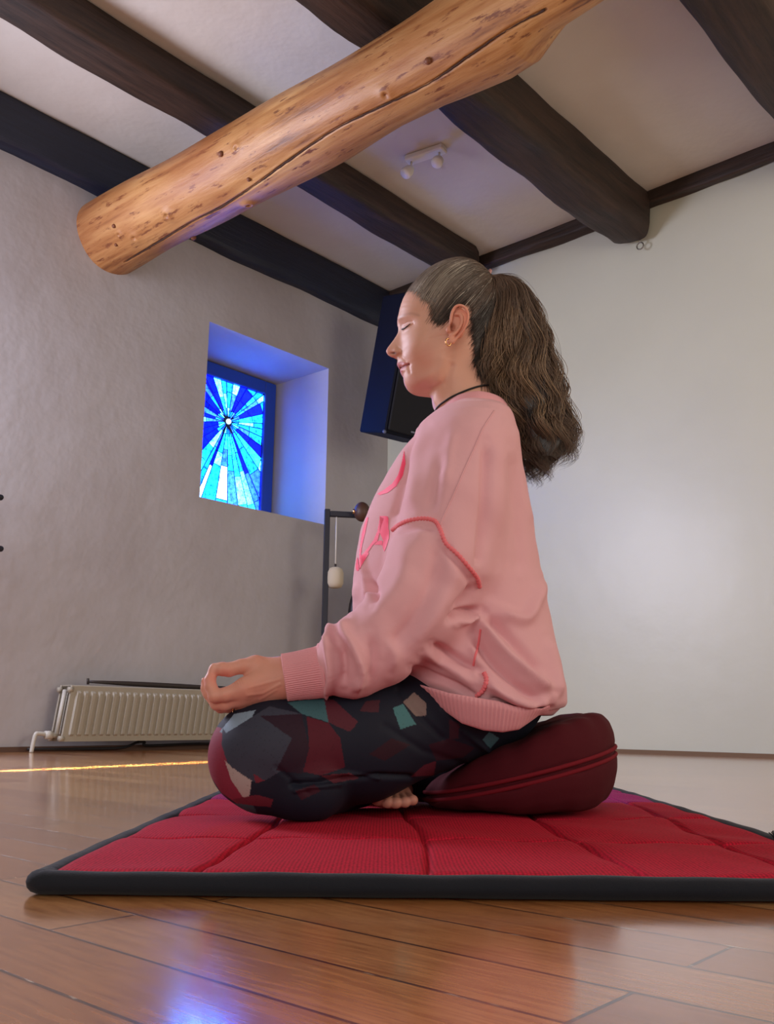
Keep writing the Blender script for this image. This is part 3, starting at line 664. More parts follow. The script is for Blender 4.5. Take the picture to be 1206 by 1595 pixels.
# ------------------------------------------------------------------ cushion
def cushion():
    cx, cy, rx, ry = .212, 1.50, .150, .165
    zl = MAT_T+.004
    def band(x): return np.interp(x, [cx-rx, cx+rx], [zl+.014, .112])
    def top(x): return np.interp(x, [cx-rx, cx-rx*.3, cx+rx*.55, cx+rx], [zl+.034, .115, .164, .168])
    def bot(x): return np.interp(x, [cx-rx, cx+rx*.4, cx+rx], [zl, zl, zl+.012])
    rows = [(0, 'b', 1), (.5, 'b', 1), (.80, 'b', 1), (.90, 'b', .93), (.97, 'b', .7), (1.01, 'b', .35), (1.015, 'b', .1), (1.0, 'm', 0), (.985, 'm', .25), (1.0, 'm', .9), (.985, 'm', 1.), (1.0, 't', .12), (.99, 't', .4), (.95, 't', .72), (.88, 't', .93), (.76, 't', 1.), (.45, 't', 1.), (0, 't', 1)]
    K = crom([(r, {'b': 0, 'm': 1, 't': 2}[k], q) for r, k, q in rows], 1) if False else rows
    n = 160; v = []; f = []
    dense = []
    for (r0, k0, q0), (r1, k1, q1) in zip(rows[:-1], rows[1:]):
        for s_ in range(4):
            dense.append((r0, k0, q0, r1, k1, q1, s_/4))
    dense.append((0, 't', 1, 0, 't', 1, 0))
    def pt(r, k, q, t):
        x = cx+rx*r*math.cos(t); y = cy+ry*r*math.sin(t)
        X_ = cx+rx*math.cos(t)*r
        bd = float(band(X_)); hb = .011
        if k == 'b': z = bd-hb/2+(float(bot(X_))-(bd-hb/2))*q
        elif k == 'm': z = bd-hb/2+hb*q
        else: z = bd+hb/2+(float(top(X_))-(bd+hb/2))*q
        return np.array([x, y, z])
    for (r0, k0, q0, r1, k1, q1, s_) in dense:
        for j in range(n):
            t = 2*math.pi*j/n; p = pt(r0, k0, q0, t)*(1-s_)+pt(r1, k1, q1, t)*s_
            p[2] += .0025*math.sin(t*7+r0*5)*r0+.0015*math.sin(t*19)*(r0 > .8); v.append(p)
    m_ = len(dense)
    for i in range(m_-1):
        for j in range(n): f.append((i*n+j, i*n+(j+1) % n, (i+1)*n+(j+1) % n, (i+1)*n+j))
    v = relax(np.array(v), np.array(f), 3, .5); v[:, 2] = np.maximum(v[:, 2], zl)
    e = mesh_obj('meditation_cushion', v, np.array(f), M_cush, None, True)
    tag(e, 'thick burgundy wedge-shaped meditation cushion the woman sits on', 'cushion')
    for q, nm in ((0., 'seam_piping'), (1., 'seam_piping')):
        pts = [pt(1.0, 'm', q, t)+np.array([0, 0, 0]) for t in np.linspace(0, 2*math.pi, 120)]
        mm = MB(); mm.tube(pts, .0032, 8, False); mm.build(nm, M_cush2, e, True)
cushion()

# ------------------------------------------------------------------ the seated woman
YC = 1.50
# skin: head and neck lofted along the traced side profile
HEAD_ROWS = [  # front smooth, front true, back, half width, nose sigma
 ((708, 413), None, (711, 413), .004, .02), ((684, 421), None, (735, 419), .034, .02), ((660, 435), None, (752, 430), .053, .02), ((641, 452), None, (763, 444), .064, .02),
 ((629, 467), None, (768, 460), .069, .02), ((623.5, 480), None, (771, 474), .0715, .02), ((620.8, 492), None, (773, 486), .072, .02), ((620.5, 501), (619, 501), (773, 494), .071, .02),
 ((623, 508), (620, 508), (773, 500), .070, .016), ((624, 514), (620.6, 514), (772, 505), .0695, .010), ((624.5, 520), (619.2, 520), (771.5, 509), .069, .009), ((625, 527), (614.6, 527.5), (771, 513), .0685, .009),
 ((625.5, 534), (608.6, 535.5), (770, 517), .068, .010), ((626, 540), (603.8, 542), (769, 521), .067, .0115), ((626, 545), (601.8, 546.8), (768, 525), .066, .0125), ((626, 549), (603.6, 551.6), (767.5, 528), .065, .013),
 ((626, 552.5), (609, 555.4), (767, 531), .064, .0135), ((625.3, 555.5), (616.5, 556), (766.6, 533), .063, .014), ((624.5, 559), (619.2, 559.5), (766, 535.5), .0625, .014), ((624.4, 563), (619.2, 564), (765.6, 538), .062, .018),
 ((624.8, 567), (618.8, 568), (765, 540.5), .0615, .019), ((625.5, 570.5), (621.6, 571.8), (764.6, 543), .061, .020), ((626.2, 573.5), (624.3, 574), (764.2, 545), .0605, .020), ((627, 577), (623.8, 577.5), (764, 547), .060, .019),
 ((628, 581), (626.2, 581.5), (763.4, 550), .059, .018), ((628.6, 585), (628.8, 585), (763, 553), .058, .018), ((629, 590), (628.6, 590), (762, 556), .0565, .016), ((630.6, 597), (630, 597), (761, 561), .054, .016),
 ((634.5, 603.5), (634, 603.5), (760, 567), .0515, .016), ((641.5, 608.5), None, (760, 573), .0495, .02), ((652, 611.5), None, (760, 580), .0485, .02), ((662, 612.5), None, (761, 588), .048, .02),
 ((669, 614.5), None, (763, 597), .0475, .02), ((673, 620), None, (766, 608), .0475, .02), ((675.5, 630), None, (770, 622), .049, .02), ((679, 641), None, (776, 638), .053, .02), ((683, 656), None, (784, 655), .060, .02), ((686, 672), None, (790, 672), .066, .02)]
def build_head():
    NR, NCc = 330, 300
    def xz(p): q = P(p[0], p[1], YC); return (q[0], q[2])
    K = []
    for F0, F1, B, w_, sg in HEAD_ROWS:
        F1 = F1 or F0; K.append(xz(F0)+xz(F1)+xz(B)+(w_, sg))
    K = np.array(K)
    # parameterise by front arc length
    seg = np.hypot(np.diff(K[:, 2]), np.diff(K[:, 3]))+.0015; s_ = np.concatenate([[0], np.cumsum(seg)]); t = np.interp(np.linspace(0, s_[-1], NR), s_, np.arange(len(K)))
    fine = crom(K, 4001); R = fine[np.clip((t/(len(K)-1)*4000).astype(int), 0, 4000)]
    th = np.linspace(0, 2*math.pi, NCc, endpoint=False)
    # denser sampling near the face
    th = th-.55*np.sin(th)*.6
    ct, st = np.cos(th)[None], np.sin(th)[None]
    u = (1-ct)/2; F0 = R[:, None, 0:2]; F1 = R[:, None, 2:4]; B = R[:, None, 4:6]
    xzv = F0+(B-F0)*u[..., None]
    y = R[:, 6:7]*np.sign(st)*np.abs(st)**.86
    fall = np.exp(-(y/R[:, 7:8])**2)*(ct > 0)
    xzv = xzv+(F1-F0)*fall[..., None]
    V = np.stack([xzv[..., 0], YC+y, xzv[..., 1]], -1).reshape(-1, 3)
    i = np.arange(NR-1)[:, None]; j = np.arange(NCc)[None]; j2 = (j+1) % NCc
    f = np.stack([i*NCc+j, (i+1)*NCc+j, (i+1)*NCc+j2, i*NCc+j2], -1).reshape(-1, 4)
    N = vnormals(V, f)
    ctr = np.array([P(700, 500, YC)[0], YC, P(700, 500, YC)[2]])
    if np.mean(np.sum(N*(V-ctr), 1)) < 0: f = f[:, ::-1]; N = -N
    q = V.copy(); q[:, 1] = YC-np.abs(V[:, 1]-YC); px = pix(q); ya = np.abs(V[:, 1]-YC)
    side = np.clip((ya-.006)/.008, 0, 1)
    def bump(x, y_, r, A, rx=None, ang=0, msk=1.):
        nonlocal V
        rx = rx or r; ca, sa = math.cos(ang), math.sin(ang); dx = px[:, 0]-x; dy = px[:, 1]-y_; e = ((dx*ca+dy*sa)/rx)**2+((-dx*sa+dy*ca)/r)**2
        V = V+N*(A*np.exp(-e)*msk)[:, None]
    def crease(line, w_, A, msk=1.):
        nonlocal V
        V = V+N*(A*np.exp(-(poly_dist(px, line)/w_)**2)*msk)[:, None]
    front = np.clip((690-px[:, 0])/20, 0, 1)
    bump(634, 507, 8, -.0058, 13, -.55, side*front); bump(633, 509, 5.0, .0040, 8, -.55, side*front)     # socket and lid
    crease([(627, 513.5), (632, 511), (638, 506), (642, 503.5)], 1.3, -.0013, side*front)
    crease([(627, 505), (633, 501.5), (641, 500)], 1.4, -.0009, side*front)                              # lid fold
    bump(630, 494, 5, .0022, 14, -.3, side*front)                                                            # brow ridge
    bump(655, 530, 13, .0038, 20, -.3, front); bump(646, 548, 13, .0022, 14, 0, front)                       # cheek
    wm = np.clip((ya-.003)/.003, 0, 1)*np.clip((.024-ya)/.006, 0, 1)
    bump(618, 547.5, 4.6, .0042, 6.0, -.2, wm*front)                                                # nostril wing
    bump(613.5, 550.0, 2.2, -.0034, 5.6, -.25, wm*front)
    crease([(619, 540.5), (625, 544.5), (626, 551), (622, 555)], 1.5, -.0012, side*front)
    crease([(619, 543), (622, 550), (621, 555)], 1.6, -.0013, side*front)
    crease([(623, 552), (630, 560), (636, 570), (638, 580)], 2.6, -.0016, side*front)                      # nasolabial
    crease([(624, 573.5), (629, 571), (635.5, 567)], 1.3, -.0020, front*(ya > .0015)); bump(637, 567, 3, -.0016, 3, 0, side*front)
    bump(628, 567.5, 2.6, .0012, 6, -.35, front); bump(629, 577, 3, .0014, 6, -.3, front)
    bump(664, 588, 7, .0028, 28, -.5, side*front); crease([(668, 613), (690, 596), (704, 570)], 5, -.0028, side); bump(655, 575, 14, -.0015, 16, 0, side*front)            # jaw
    bump(665, 487, 12, -.0015, 14, 0, side)                                                               # temple
    crease([(690, 560), (684, 590), (676, 625)], 7, .0018, side); crease([(704, 560), (698, 600), (690, 640)], 6, -.0012, side)
    for yy in (470, 477, 484): crease([(624, yy), (634, yy-2), (646, yy-1)], 1.6, -.0002)
    V = V+0*N*(.00035*np.sin(px[:, 0]*.35+px[:, 1]*.21)*np.sin(px[:, 1]*.3))[:, None]
    col = np.tile(lin((214, 162, 140)), (len(V), 1))
    def tint(m_, c, a=1.):
        nonlocal col
        m_ = (m_*a)[:, None]; col = col*(1-m_)+lin(c)*m_
    def blob(x, y_, r, rx=None): rx = rx or r; return np.exp(-((px[:, 0]-x)/rx)**2-((px[:, 1]-y_)/r)**2)
    tint(blob(660, 560, 24, 26)*front, (205, 128, 108), .5); tint(blob(606, 548, 6, 6), (214, 132, 118), .55); tint(blob(655, 595, 12, 22), (196, 118, 108), .45)
    tint(blob(690, 600, 40, 14), (206, 146, 120), .4)
    lip = inpoly(px, [(616, 566), (621, 563.5), (627, 563.5), (636, 565.5), (637, 567.5), (632, 573), (628, 579.5), (622, 580.5), (618, 577), (619, 571)]).astype(float)
    tint(lip, (186, 98, 100), .8); tint(np.exp(-(poly_dist(px, [(622, 573.5), (629, 571), (636, 567)])/1.0)**2)*front, (110, 50, 54), .85)
    tint(np.exp(-(poly_dist(px, [(621, 497), (629, 491), (641, 488), (652, 491)])/2.2)**2)*side, (166, 124, 108), .45)   # pale brow
    tint(blob(613.5, 550.0, 1.9, 5.6)*wm*front, (86, 36, 32), .9)
    tint(blob(632, 508, 5, 9)*side*front, (196, 132, 124), .35)
    # scalp under the hair
    scalp = inpoly(px, HAIRLINE).astype(float); e_ = np.clip(poly_dist(px, HAIRLINE[:28])/7, 0, 1)*scalp
    tint(e_, (84, 68, 56), 1.)
    return V, f, col, px, scalp, N
HAIRLINE = [(636, 452), (644, 455), (650, 458), (655, 466), (662, 472), (669, 477), (673, 486), (672, 498), (678, 507), (687, 506), (694, 500), (699, 490), (704, 480), (716, 474), (728, 478), (733, 490), (733, 505), (735, 525), (738, 545), (740, 570), (748, 592), (756, 602), (768, 608), (830, 610), (830, 380), (600, 380), (630, 445)]
HV, HF, HCOL, HPX, SCALP, HN = build_head()
HTREE = bvh(HV, HF)
vs, fs, cs = [HV], [HF], [HCOL]
def addbody(v, f, c):
    k = sum(len(x) for x in vs); vs.append(v); fs.append(f+k); cs.append(np.tile(lin(c), (len(v), 1)) if not isinstance(c, np.ndarray) else c)
# ears
def ear(sgn):
    Ye = YC-.0745
    def E(x, y, o): q = P(x, y, Ye-.008); return np.array([q[0], Ye-o, q[2]])
    rim = [E(702, 513, .004), E(702.5, 500, .008), E(704, 489, .011), E(709, 480.5, .0135), E(717, 478.5, .015), E(725, 484, .0165), E(728.5, 494, .0165), E(727, 505, .0155), E(721, 517, .013), E(713, 526, .010), E(706, 532, .008)]
    rim = crom(rim, 30)
    anti = crom([E(710, 490, .009), E(717, 491, .011), E(720, 499, .0115), E(717, 510, .011), E(710, 519, .009), E(704, 522, .008)], 16)
    lo = np.min(rim, 0)-.012; hi = np.max(rim, 0)+.014; lo[1] = Ye-.026; hi[1] = Ye+.012; lo[2] -= .008
    X, l0, h = grid(lo, hi, .0009); d = None
    for k in range(len(rim)-1):
        r0 = .0026-.0004*(k/30); q = cone(X, rim[k], rim[k+1], r0, r0); d = q if d is None else np.minimum(d, q)
    for k in range(len(anti)-1): d = smin(d, cone(X, anti[k], anti[k+1], .0022, .0022), .003)
    c = E(713, 503, .004)
    # thin cupped plate
    px_ = pix(np.stack([X[0], X[1], X[2]], -1).reshape(-1, 3))
    pl_ = np.abs(X[1]-(Ye-.0045+.25*(c[0]-X[0])))-.0022
    inside = inpoly(px_, [(700, 515), (701, 492), (706, 482), (717, 478), (727, 486), (728, 500), (721, 517), (705, 532), (699, 528)]).reshape(X[0].shape)
    pl_ = np.where(inside, pl_, .004); d = smin(d, pl_, .0035)
    d = smin(d, ell(X, E(702.5, 529, .0065), (.0068, .0042, .0078)), .004)
    d = smin(d, ell(X, E(699, 512, .003), (.0042, .0050, .0056)), .004)
    hole = ell(X, E(705.5, 509, .006), (.0042, .008, .0068)); d = -smin(-d, hole, .003)
    d = smin(d, ell(X, c+np.array([.002, .011, 0]), (.012, .008, .021)), .006)
    v, f = nets(d, l0, h); v = relax(v, f, 2, .5)
    if sgn > 0: v[:, 1] = 2*YC-v[:, 1]; f = f[:, ::-1]
    col = np.tile(lin((220, 152, 128)), (len(v), 1)); 
    q = v.copy(); q[:, 1] = YC-np.abs(v[:, 1]-YC); pp = pix(q)
    m_ = np.exp(-((pp[:, 0]-705)/5)**2-((pp[:, 1]-508)/7)**2)[:, None]; col = col*(1-.55*m_)+lin((120, 56, 44))*.55*m_
    m_ = np.exp(-(poly_dist(pp, [(713, 479), (726, 486), (728, 500), (716, 523)])/4)**2)[:, None]; col = col*(1-.4*m_)+lin((206, 112, 92))*.4*m_
    addbody(v, f, col)
ear(-1); ear(1)
# near hand in the finger-and-thumb gesture
def hand(mirror=False):
    def c_(p): return P(*p)
    wr_ = c_((452, 1055, 1.275))
    X, l0, h = grid(P(306, 1120, 1.26)-[.0, .03, .012], P(470, 1005, 1.30)+[.03, .05, .012], .0011)
    d = ell(X, wr_, (.03, .02, .029)); d = cone(X, c_((500, 1050, 1.278)), wr_, .027, .0245)
    MC = {'i': (381, 1072, 1.262, .0145), 'm': (377, 1083, 1.270, .0135), 'r': (380, 1092, 1.281, .0125), 'p': (388, 1097, 1.294, .011)}
    for k, (x, y, Y, r) in MC.items(): d = smin(d, cone(X, c_((440, {'i': 1048, 'm': 1056, 'r': 1062, 'p': 1067}[k], 1.278)), c_((x, y, Y)), .0205, r), .010)
    d = smin(d, cone(X, c_((430, 1045, 1.280)), c_((398, 1036, 1.276)), .0175, .0132), .010)
    d = smin(d, cone(X, c_((405, 1045, 1.282)), c_((388, 1060, 1.276)), .010, .008), .009)
    def finger(pts, k0=.006):
        g = None
        for a, b in zip(pts[:-1], pts[1:]):
            q = cone(X, c_(a[:3]), c_(b[:3]), a[3], b[3]); g = q if g is None else smin(g, q, .0025)
        return g
    fi = [[(398, 1036, 1.276, .0130), (376, 1038, 1.272, .0100), (357, 1043, 1.269, .0096), (346, 1042, 1.268, .0093), (334, 1041, 1.268, .0072)],
          [(381, 1073, 1.262, .0138), (352, 1082, 1.259, .0098), (335, 1084, 1.260, .0094), (328, 1068, 1.262, .0080), (327, 1060, 1.264, .0078), (331, 1048, 1.267, .0068)],
          [(377, 1084, 1.270, .0128), (352, 1096, 1.271, .0095), (338, 1096, 1.274, .0090), (325, 1080, 1.277, .0078), (321, 1072, 1.279, .0075), (319, 1062, 1.281, .0062)],
          [(380, 1092, 1.282, .0118), (356, 1100, 1.285, .0088), (344, 1101, 1.288, .0084), (333, 1088, 1.292, .0074), (327, 1074, 1.296, .0062)],
          [(388, 1097, 1.294, .0105), (368, 1102, 1.300, .0078), (358, 1102, 1.303, .0074), (348, 1093, 1.308, .0066), (343, 1083, 1.311, .0056)]]
    gs = [finger(q) for q in fi]
    fg = gs[1]
    for q in gs[2:]: fg = smin(fg, q, .0022)
    d = smin(d, fg, .0055); d = smin(d, gs[0], .004)
    v, f = nets(d, l0, h); v = relax(v, f, 2, .5); N = vnormals(v, f); px = pix(v); near = N[:, 1] < .2
    def crease(line, w_, A):
        nonlocal v
        v = v+N*(A*np.exp(-(poly_dist(px, line)/w_)**2)*near)[:, None]
    for k in range(4): crease([(352+k*2.6, 1032), (354+k*2.6, 1040)], .8, -.0004)
    for k in range(4): crease([(363+k*4, 1058+0*k), (366+k*4, 1066)], .9, -.0004)
    crease([(436, 1066), (410, 1080), (386, 1083)], 2.4, .0009); crease([(436, 1058), (408, 1066), (388, 1071)], 2.4, .0007); crease([(430, 1075), (405, 1090)], 2.4, .0007)
    crease([(332, 1041), (341, 1037.5)], 2.2, -.0003)
    col = np.tile(lin((214, 152, 132)), (len(v), 1))
    for (x, y, r, c2, a) in ((335, 1037, 5, (228, 176, 160), .5), (352, 1050, 9, (214, 120, 108), .5), (331, 1055, 10, (222, 128, 114), .45), (318, 1062, 5, (226, 150, 140), .5), (405, 1090, 14, (196, 122, 116), .4), (380, 1070, 14, (206, 134, 116), .35)):
        m_ = np.exp(-((px[:, 0]-x)/r)**2-((px[:, 1]-y)/r)**2)[:, None]*a; col = col*(1-m_)+lin(c2)*m_
    return v, f, col
hv, hf, hc_ = hand(); addbody(hv, hf, hc_); HANDTREE = bvh(hv, hf)
fv = hv.copy(); fv[:, 1] = 2*YC-fv[:, 1]+.0; fv[:, 0] += .02; addbody(fv, hf[:, ::-1], hc_)
# foot whose toes show under the near thigh
def foot():
    X, l0, h = grid((-.06, 1.33, .015), (.09, 1.56, .10), .0014)
    toes = [((590, 1241), .0115, .006), ((604, 1249), .0078, 0), ((617, 1250), .0074, 0), ((631, 1249), .0070, 0.002), ((643, 1246), .0066, .005)]
    d = None
    base = P(612, 1238, 1.43)
    for (p, r, o) in toes:
        t = P(p[0], p[1], 1.365+o); b = t+np.array([(.5*(base[0]-t[0])), .04, .008]); q = smin(cone(X, t, b, r, r*1.1), ell(X, t+[0, -.001, -.0005], (r*1.15, r*1.1, r*1.05)), .003); d = q if d is None else smin(d, q, .0016)
    for x in (-.004, .01, .022): d = smin(d, cone(X, (x, 1.405, .044), (x+.006, 1.53, .046), .0165, .020), .010)
    v, f = nets(d, l0, h); v = relax(v, f, 1, .5); v[:, 2] = np.maximum(v[:, 2], MAT_T+.001); return v, f
v, f = foot(); addbody(v, f, (196, 134, 116))  # foot skin toned darker for the shade it sits in
# hidden trunk and limbs (inside the clothes)
KN = P(400, 1180, 1.29); HIPc = np.array([.165, 1.50, .215])
def under():
    X, l0, h = grid((-.28, 1.20, .02), (.37, 1.80, .70), .006)
    d = ell(X, HIPc, (.075, .13, .065)); d = smin(d, cone(X, HIPc, (.12, 1.5, .42), .065, .075), .05); d = smin(d, cone(X, (.12, 1.5, .42), (.125, 1.5, .54), .075, .07), .05)
    d = smin(d, cone(X, (.135, 1.5, .56), P(727, 640, 1.5), .05, .045), .04)
    for s_ in (-1, 1):
        def m_(p): p = np.array(p, float).copy(); p[1] = YC+s_*(YC-p[1]); return p
        d = smin(d, cone(X, m_((.14, 1.40, .585)), m_(P(725, 700, 1.36)), .045, .045), .03)
        d = smin(d, cone(X, m_(P(725, 705, 1.35)), m_(P(668, 955, 1.30)), .036, .026), .02); d = smin(d, cone(X, m_(P(668, 955, 1.30)), m_(P(500, 1050, 1.278)), .028, .026), .02)
        d = smin(d, cone(X, m_((.16, 1.42, .185)), m_(KN+[.03, 0, 0]), .065, .052), .03); d = smin(d, cone(X, m_(KN+[.03, 0, 0]), m_((.0, 1.47, .070)), .042, .026), .02)
    v, f = nets(d, l0, h); return relax(v, f, 2, .5), f
v, f = under(); addbody(v, f, (214, 156, 134))
body = mesh_obj('person', np.vstack(vs), np.vstack(fs), M_skin, None, True, np.vstack(cs))
tag(body, 'person sitting cross-legged with closed eyes, in pink sweatshirt and patterned leggings, on the burgundy cushion', 'person')

# ------------------------------------------------------------------ leggings
def leggings():
    X, l0, h = grid((-.30, 1.16, .020), (.37, 1.84, .31), .0030)
    d = ell(X, (.155, 1.50, .205), (.105, .16, .085))
    for s_ in (-1, 1):
        def m_(p): p = np.array(p, float).copy(); p[1] = YC+s_*(YC-p[1]); return p
        k = P(412, 1172, 1.30); 
        d = smin(d, cone(X, m_((.150, 1.425, .185)), m_(P(560, 1150, 1.358)), .080, .084), .03)
        d = smin(d, cone(X, m_(P(560, 1150, 1.358)), m_(P(440, 1166, 1.30)), .083, .073), .03)
        d = smin(d, ell(X, m_(P(404, 1176, 1.30)), (.070, .060, .071)), .02)
        g = smin(cone(X, m_(P(412, 1210, 1.285)), m_(P(480, 1222, 1.29)), .048, .046), cone(X, m_(P(480, 1222, 1.29)), m_(P(562, 1226, 1.46)), .046, .030), .02)
        d = smin(d, g, .010 if s_ < 0 else .02)
    d = smin(d, cone(X, (-.02, 1.58, .075), (.115, 1.50, .070), .045, .048), .02)
    d = np.maximum(d, (MAT_T+.0015)-X[2])
    v, f = nets(d, l0, h); v = relax(v, f, 2, .5); N = vnormals(v, f); px = pix(v); near = (N[:, 1] < .25)&(v[:, 1] < 1.5)
    def fold(line, w_, A):
        nonlocal v
        v = v+N*(A*np.exp(-(poly_dist(px, line)/w_)**2)*near)[:, None]
    fold([(455, 1222), (500, 1218), (540, 1212), (590, 1208), (640, 1210)], 4, -.006); fold([(460, 1232), (490, 1225), (530, 1222)], 3, .004); fold([(500, 1206), (540, 1204), (590, 1212)], 3, .004)
    fold([(430, 1195), (455, 1215), (480, 1235)], 4, -.002); fold([(620, 1075), (650, 1110), (690, 1150)], 5, -.003); fold([(690, 1105), (715, 1135), (760, 1170)], 4, .003); fold([(600, 1130), (660, 1170), (720, 1190)], 6, -.002)
    v[:, 2] = np.maximum(v[:, 2], MAT_T+.001)
    e = np.concatenate([f[:, [0, 1]], f[:, [1, 2]], f[:, [2, 3]], f[:, [3, 0]]]); es = np.sort(e, 1); ue, inv = np.unique(es, axis=0, return_inverse=True); inv = inv.reshape(-1)
    n0, nf = len(v), len(f); em = v[ue].mean(1); fm = v[f].mean(1); v = np.vstack([v, em, fm]); ei = n0+inv.reshape(4, nf).T; fi = n0+len(ue)+np.arange(nf)
    f = np.concatenate([np.stack([f[:, k], ei[:, k], fi, ei[:, k-1]], 1) for k in range(4)])
    N = vnormals(v, f); px = pix(v); near = (N[:, 1] < .25)&(v[:, 1] < 1.5)
    navy = lin((30, 34, 50)); col = np.tile(navy, (len(v), 1))
    # printed shards all over, by irregular cells on the cloth
    r = np.random.default_rng(21); seeds = np.stack([r.uniform(-.3, .37, 150), r.uniform(1.15, 1.85, 150), r.uniform(0, .32, 150)], 1)
    pal = [(30, 34, 50), (26, 28, 42), (34, 38, 54), (86, 26, 42), (30, 32, 46), (66, 24, 40), (70, 112, 118), (112, 40, 52), (150, 120, 118), (28, 30, 44)]
    pc = r.integers(0, len(pal), 150); vv = v*np.array([1.0, 1.0, 1.3]); ss = seeds*np.array([1., 1., 1.3]); best = np.full(len(v), 1e9); bi = np.zeros(len(v), int)
    for k in range(150):
        dd = np.sum(np.abs(vv-ss[k]), 1)+.5*np.max(np.abs(vv-ss[k]), 1); u = dd < best; best[u] = dd[u]; bi[u] = k
    P_ = np.array([lin(c) for c in pal]); col = P_[pc[bi]]
    hand_ = [((300, 1040), (900, 1040), (900, 1290), (300, 1290), (30, 33, 50)),
             ((322, 1150), (332, 1130), (347, 1135), (352, 1180), (362, 1205), (383, 1240), (370, 1252), (345, 1235), (322, 1200), (150, 50, 72)),
             ((342, 1140), (365, 1112), (398, 1106), (392, 1118), (352, 1144), (150, 170, 190)),
             ((347, 1133), (352, 1142), (420, 1100), (470, 1112), (455, 1190), (415, 1215), (392, 1218), (355, 1190), (345, 1160), (66, 68, 84)),
             ((350, 1184), (362, 1196), (392, 1216), (388, 1243), (378, 1241), (360, 1215), (196, 178, 172)),
             ((448, 1094), (505, 1086), (512, 1125), (470, 1112), (72, 112, 120)),
             ((505, 1088), (520, 1090), (558, 1125), (545, 1140), (512, 1125), (98, 40, 54)),
             ((478, 1116), (512, 1126), (530, 1150), (538, 1195), (500, 1208), (472, 1202), (482, 1165), (96, 26, 44)),
             ((405, 1115), (470, 1112), (482, 1165), (470, 1205), (430, 1200), (455, 1150), (50, 26, 44)),
             ((395, 1205), (412, 1216), (398, 1220), (130, 46, 62)), ((362, 1245), (400, 1238), (426, 1245), (422, 1257), (375, 1254), (120, 44, 60)),
             ((358, 1250), (395, 1255), (402, 1270), (375, 1268), (62, 92, 100)),
             ((570, 1092), (592, 1090), (590, 1110), (560, 1108), (84, 40, 52)), ((612, 1103), (628, 1096), (648, 1128), (624, 1136), (84, 138, 142)),
             ((628, 1094), (645, 1078), (664, 1095), (664, 1114), (648, 1116), (150, 128, 122)), ((668, 1160), (700, 1150), (740, 1165), (722, 1180), (680, 1185), (60, 26, 42)),
             ((640, 1210), (660, 1192), (680, 1185), (676, 1208), (110, 44, 62)), ((752, 1152), (762, 1140), (778, 1150), (764, 1166), (80, 124, 136)),
             ((500, 1208), (545, 1204), (560, 1212), (520, 1220), (110, 46, 60)), ((700, 1120), (716, 1128), (714, 1150), (700, 1152), (70, 34, 48)),
             ((460, 1232), (490, 1222), (500, 1232), (470, 1246), (70, 26, 42)), ((575, 1175), (610, 1150), (640, 1160), (600, 1185), (56, 24, 38))]
    for s_ in hand_:
        m_ = inpoly(px, list(s_[:-1]))&near; col[m_] = lin(s_[-1])
    # speckle of the print
    sp = r.random(len(v)) < .03; col[sp] = col[sp]*.75; col = col*.72
    o = mesh_obj('leggings', v, f, M_leg, body, True, col); tag(o, 'dark leggings printed with angular maroon, teal and grey shards'); return v, f
LV, LF = leggings()

# ------------------------------------------------------------------ sweatshirt
def zpx(y, x=700): return float(P(x, y, YC)[2])
def xpx(x, y): return float(P(x, y, YC)[0])
LEV = [(636, 712, 780, .060, .0), (648, 690, 795, .085, 0), (662, 664, 799, .125, 0), (680, 646, 801, .150, 0), (700, 632, 804, .163, 0), (725, 616, 808, .170, 0), (750, 600, 812, .174, 0), (775, 586, 817, .178, 0), (800, 574, 822, .180, 0),
       (830, 562, 828, .182, 0), (865, 555, 834, .184, 0), (900, 551, 840, .186, 0), (950, 550, 850, .192, 0), (1000, 556, 860, .200, 0), (1040, 574, 868, .208, 0), (1070, 600, 875, .212, 0), (1095, 630, 875, .208, 0), (1120, 660, 860, .178, 0)]
def torso_sdf(X, shrink=0.):
    zs = np.array([zpx(l[0]) for l in LEV])[::-1]; xf = np.array([xpx(l[1], l[0]) for l in LEV])[::-1]; xb = np.array([xpx(l[2], l[0]) for l in LEV])[::-1]; w_ = np.array([l[3] for l in LEV])[::-1]
    z = X[2][0, 0, :]; F0 = np.interp(z, zs, xf); B0 = np.interp(z, zs, xb); W0 = np.interp(z, zs, w_)
    c = (F0+B0)/2; a = (B0-F0)/2-shrink; W0 = W0-shrink
    dx = np.abs((X[0]-c)/a); dy = np.abs((X[1]-YC)/W0); q = (dx**2.25+dy**2.25)**(1/2.25)
    d = (q-1)*np.minimum(a, W0); return np.maximum(d, (X[2]-zs[-1]))
CUFF0, CUFF1 = P(503, 1046, 1.277), P(443, 1056, 1.272)
HEMT = [(610, 1050), (641, 1062), (700, 1082), (738, 1089), (776, 1095), (803, 1103), (850, 1106)]
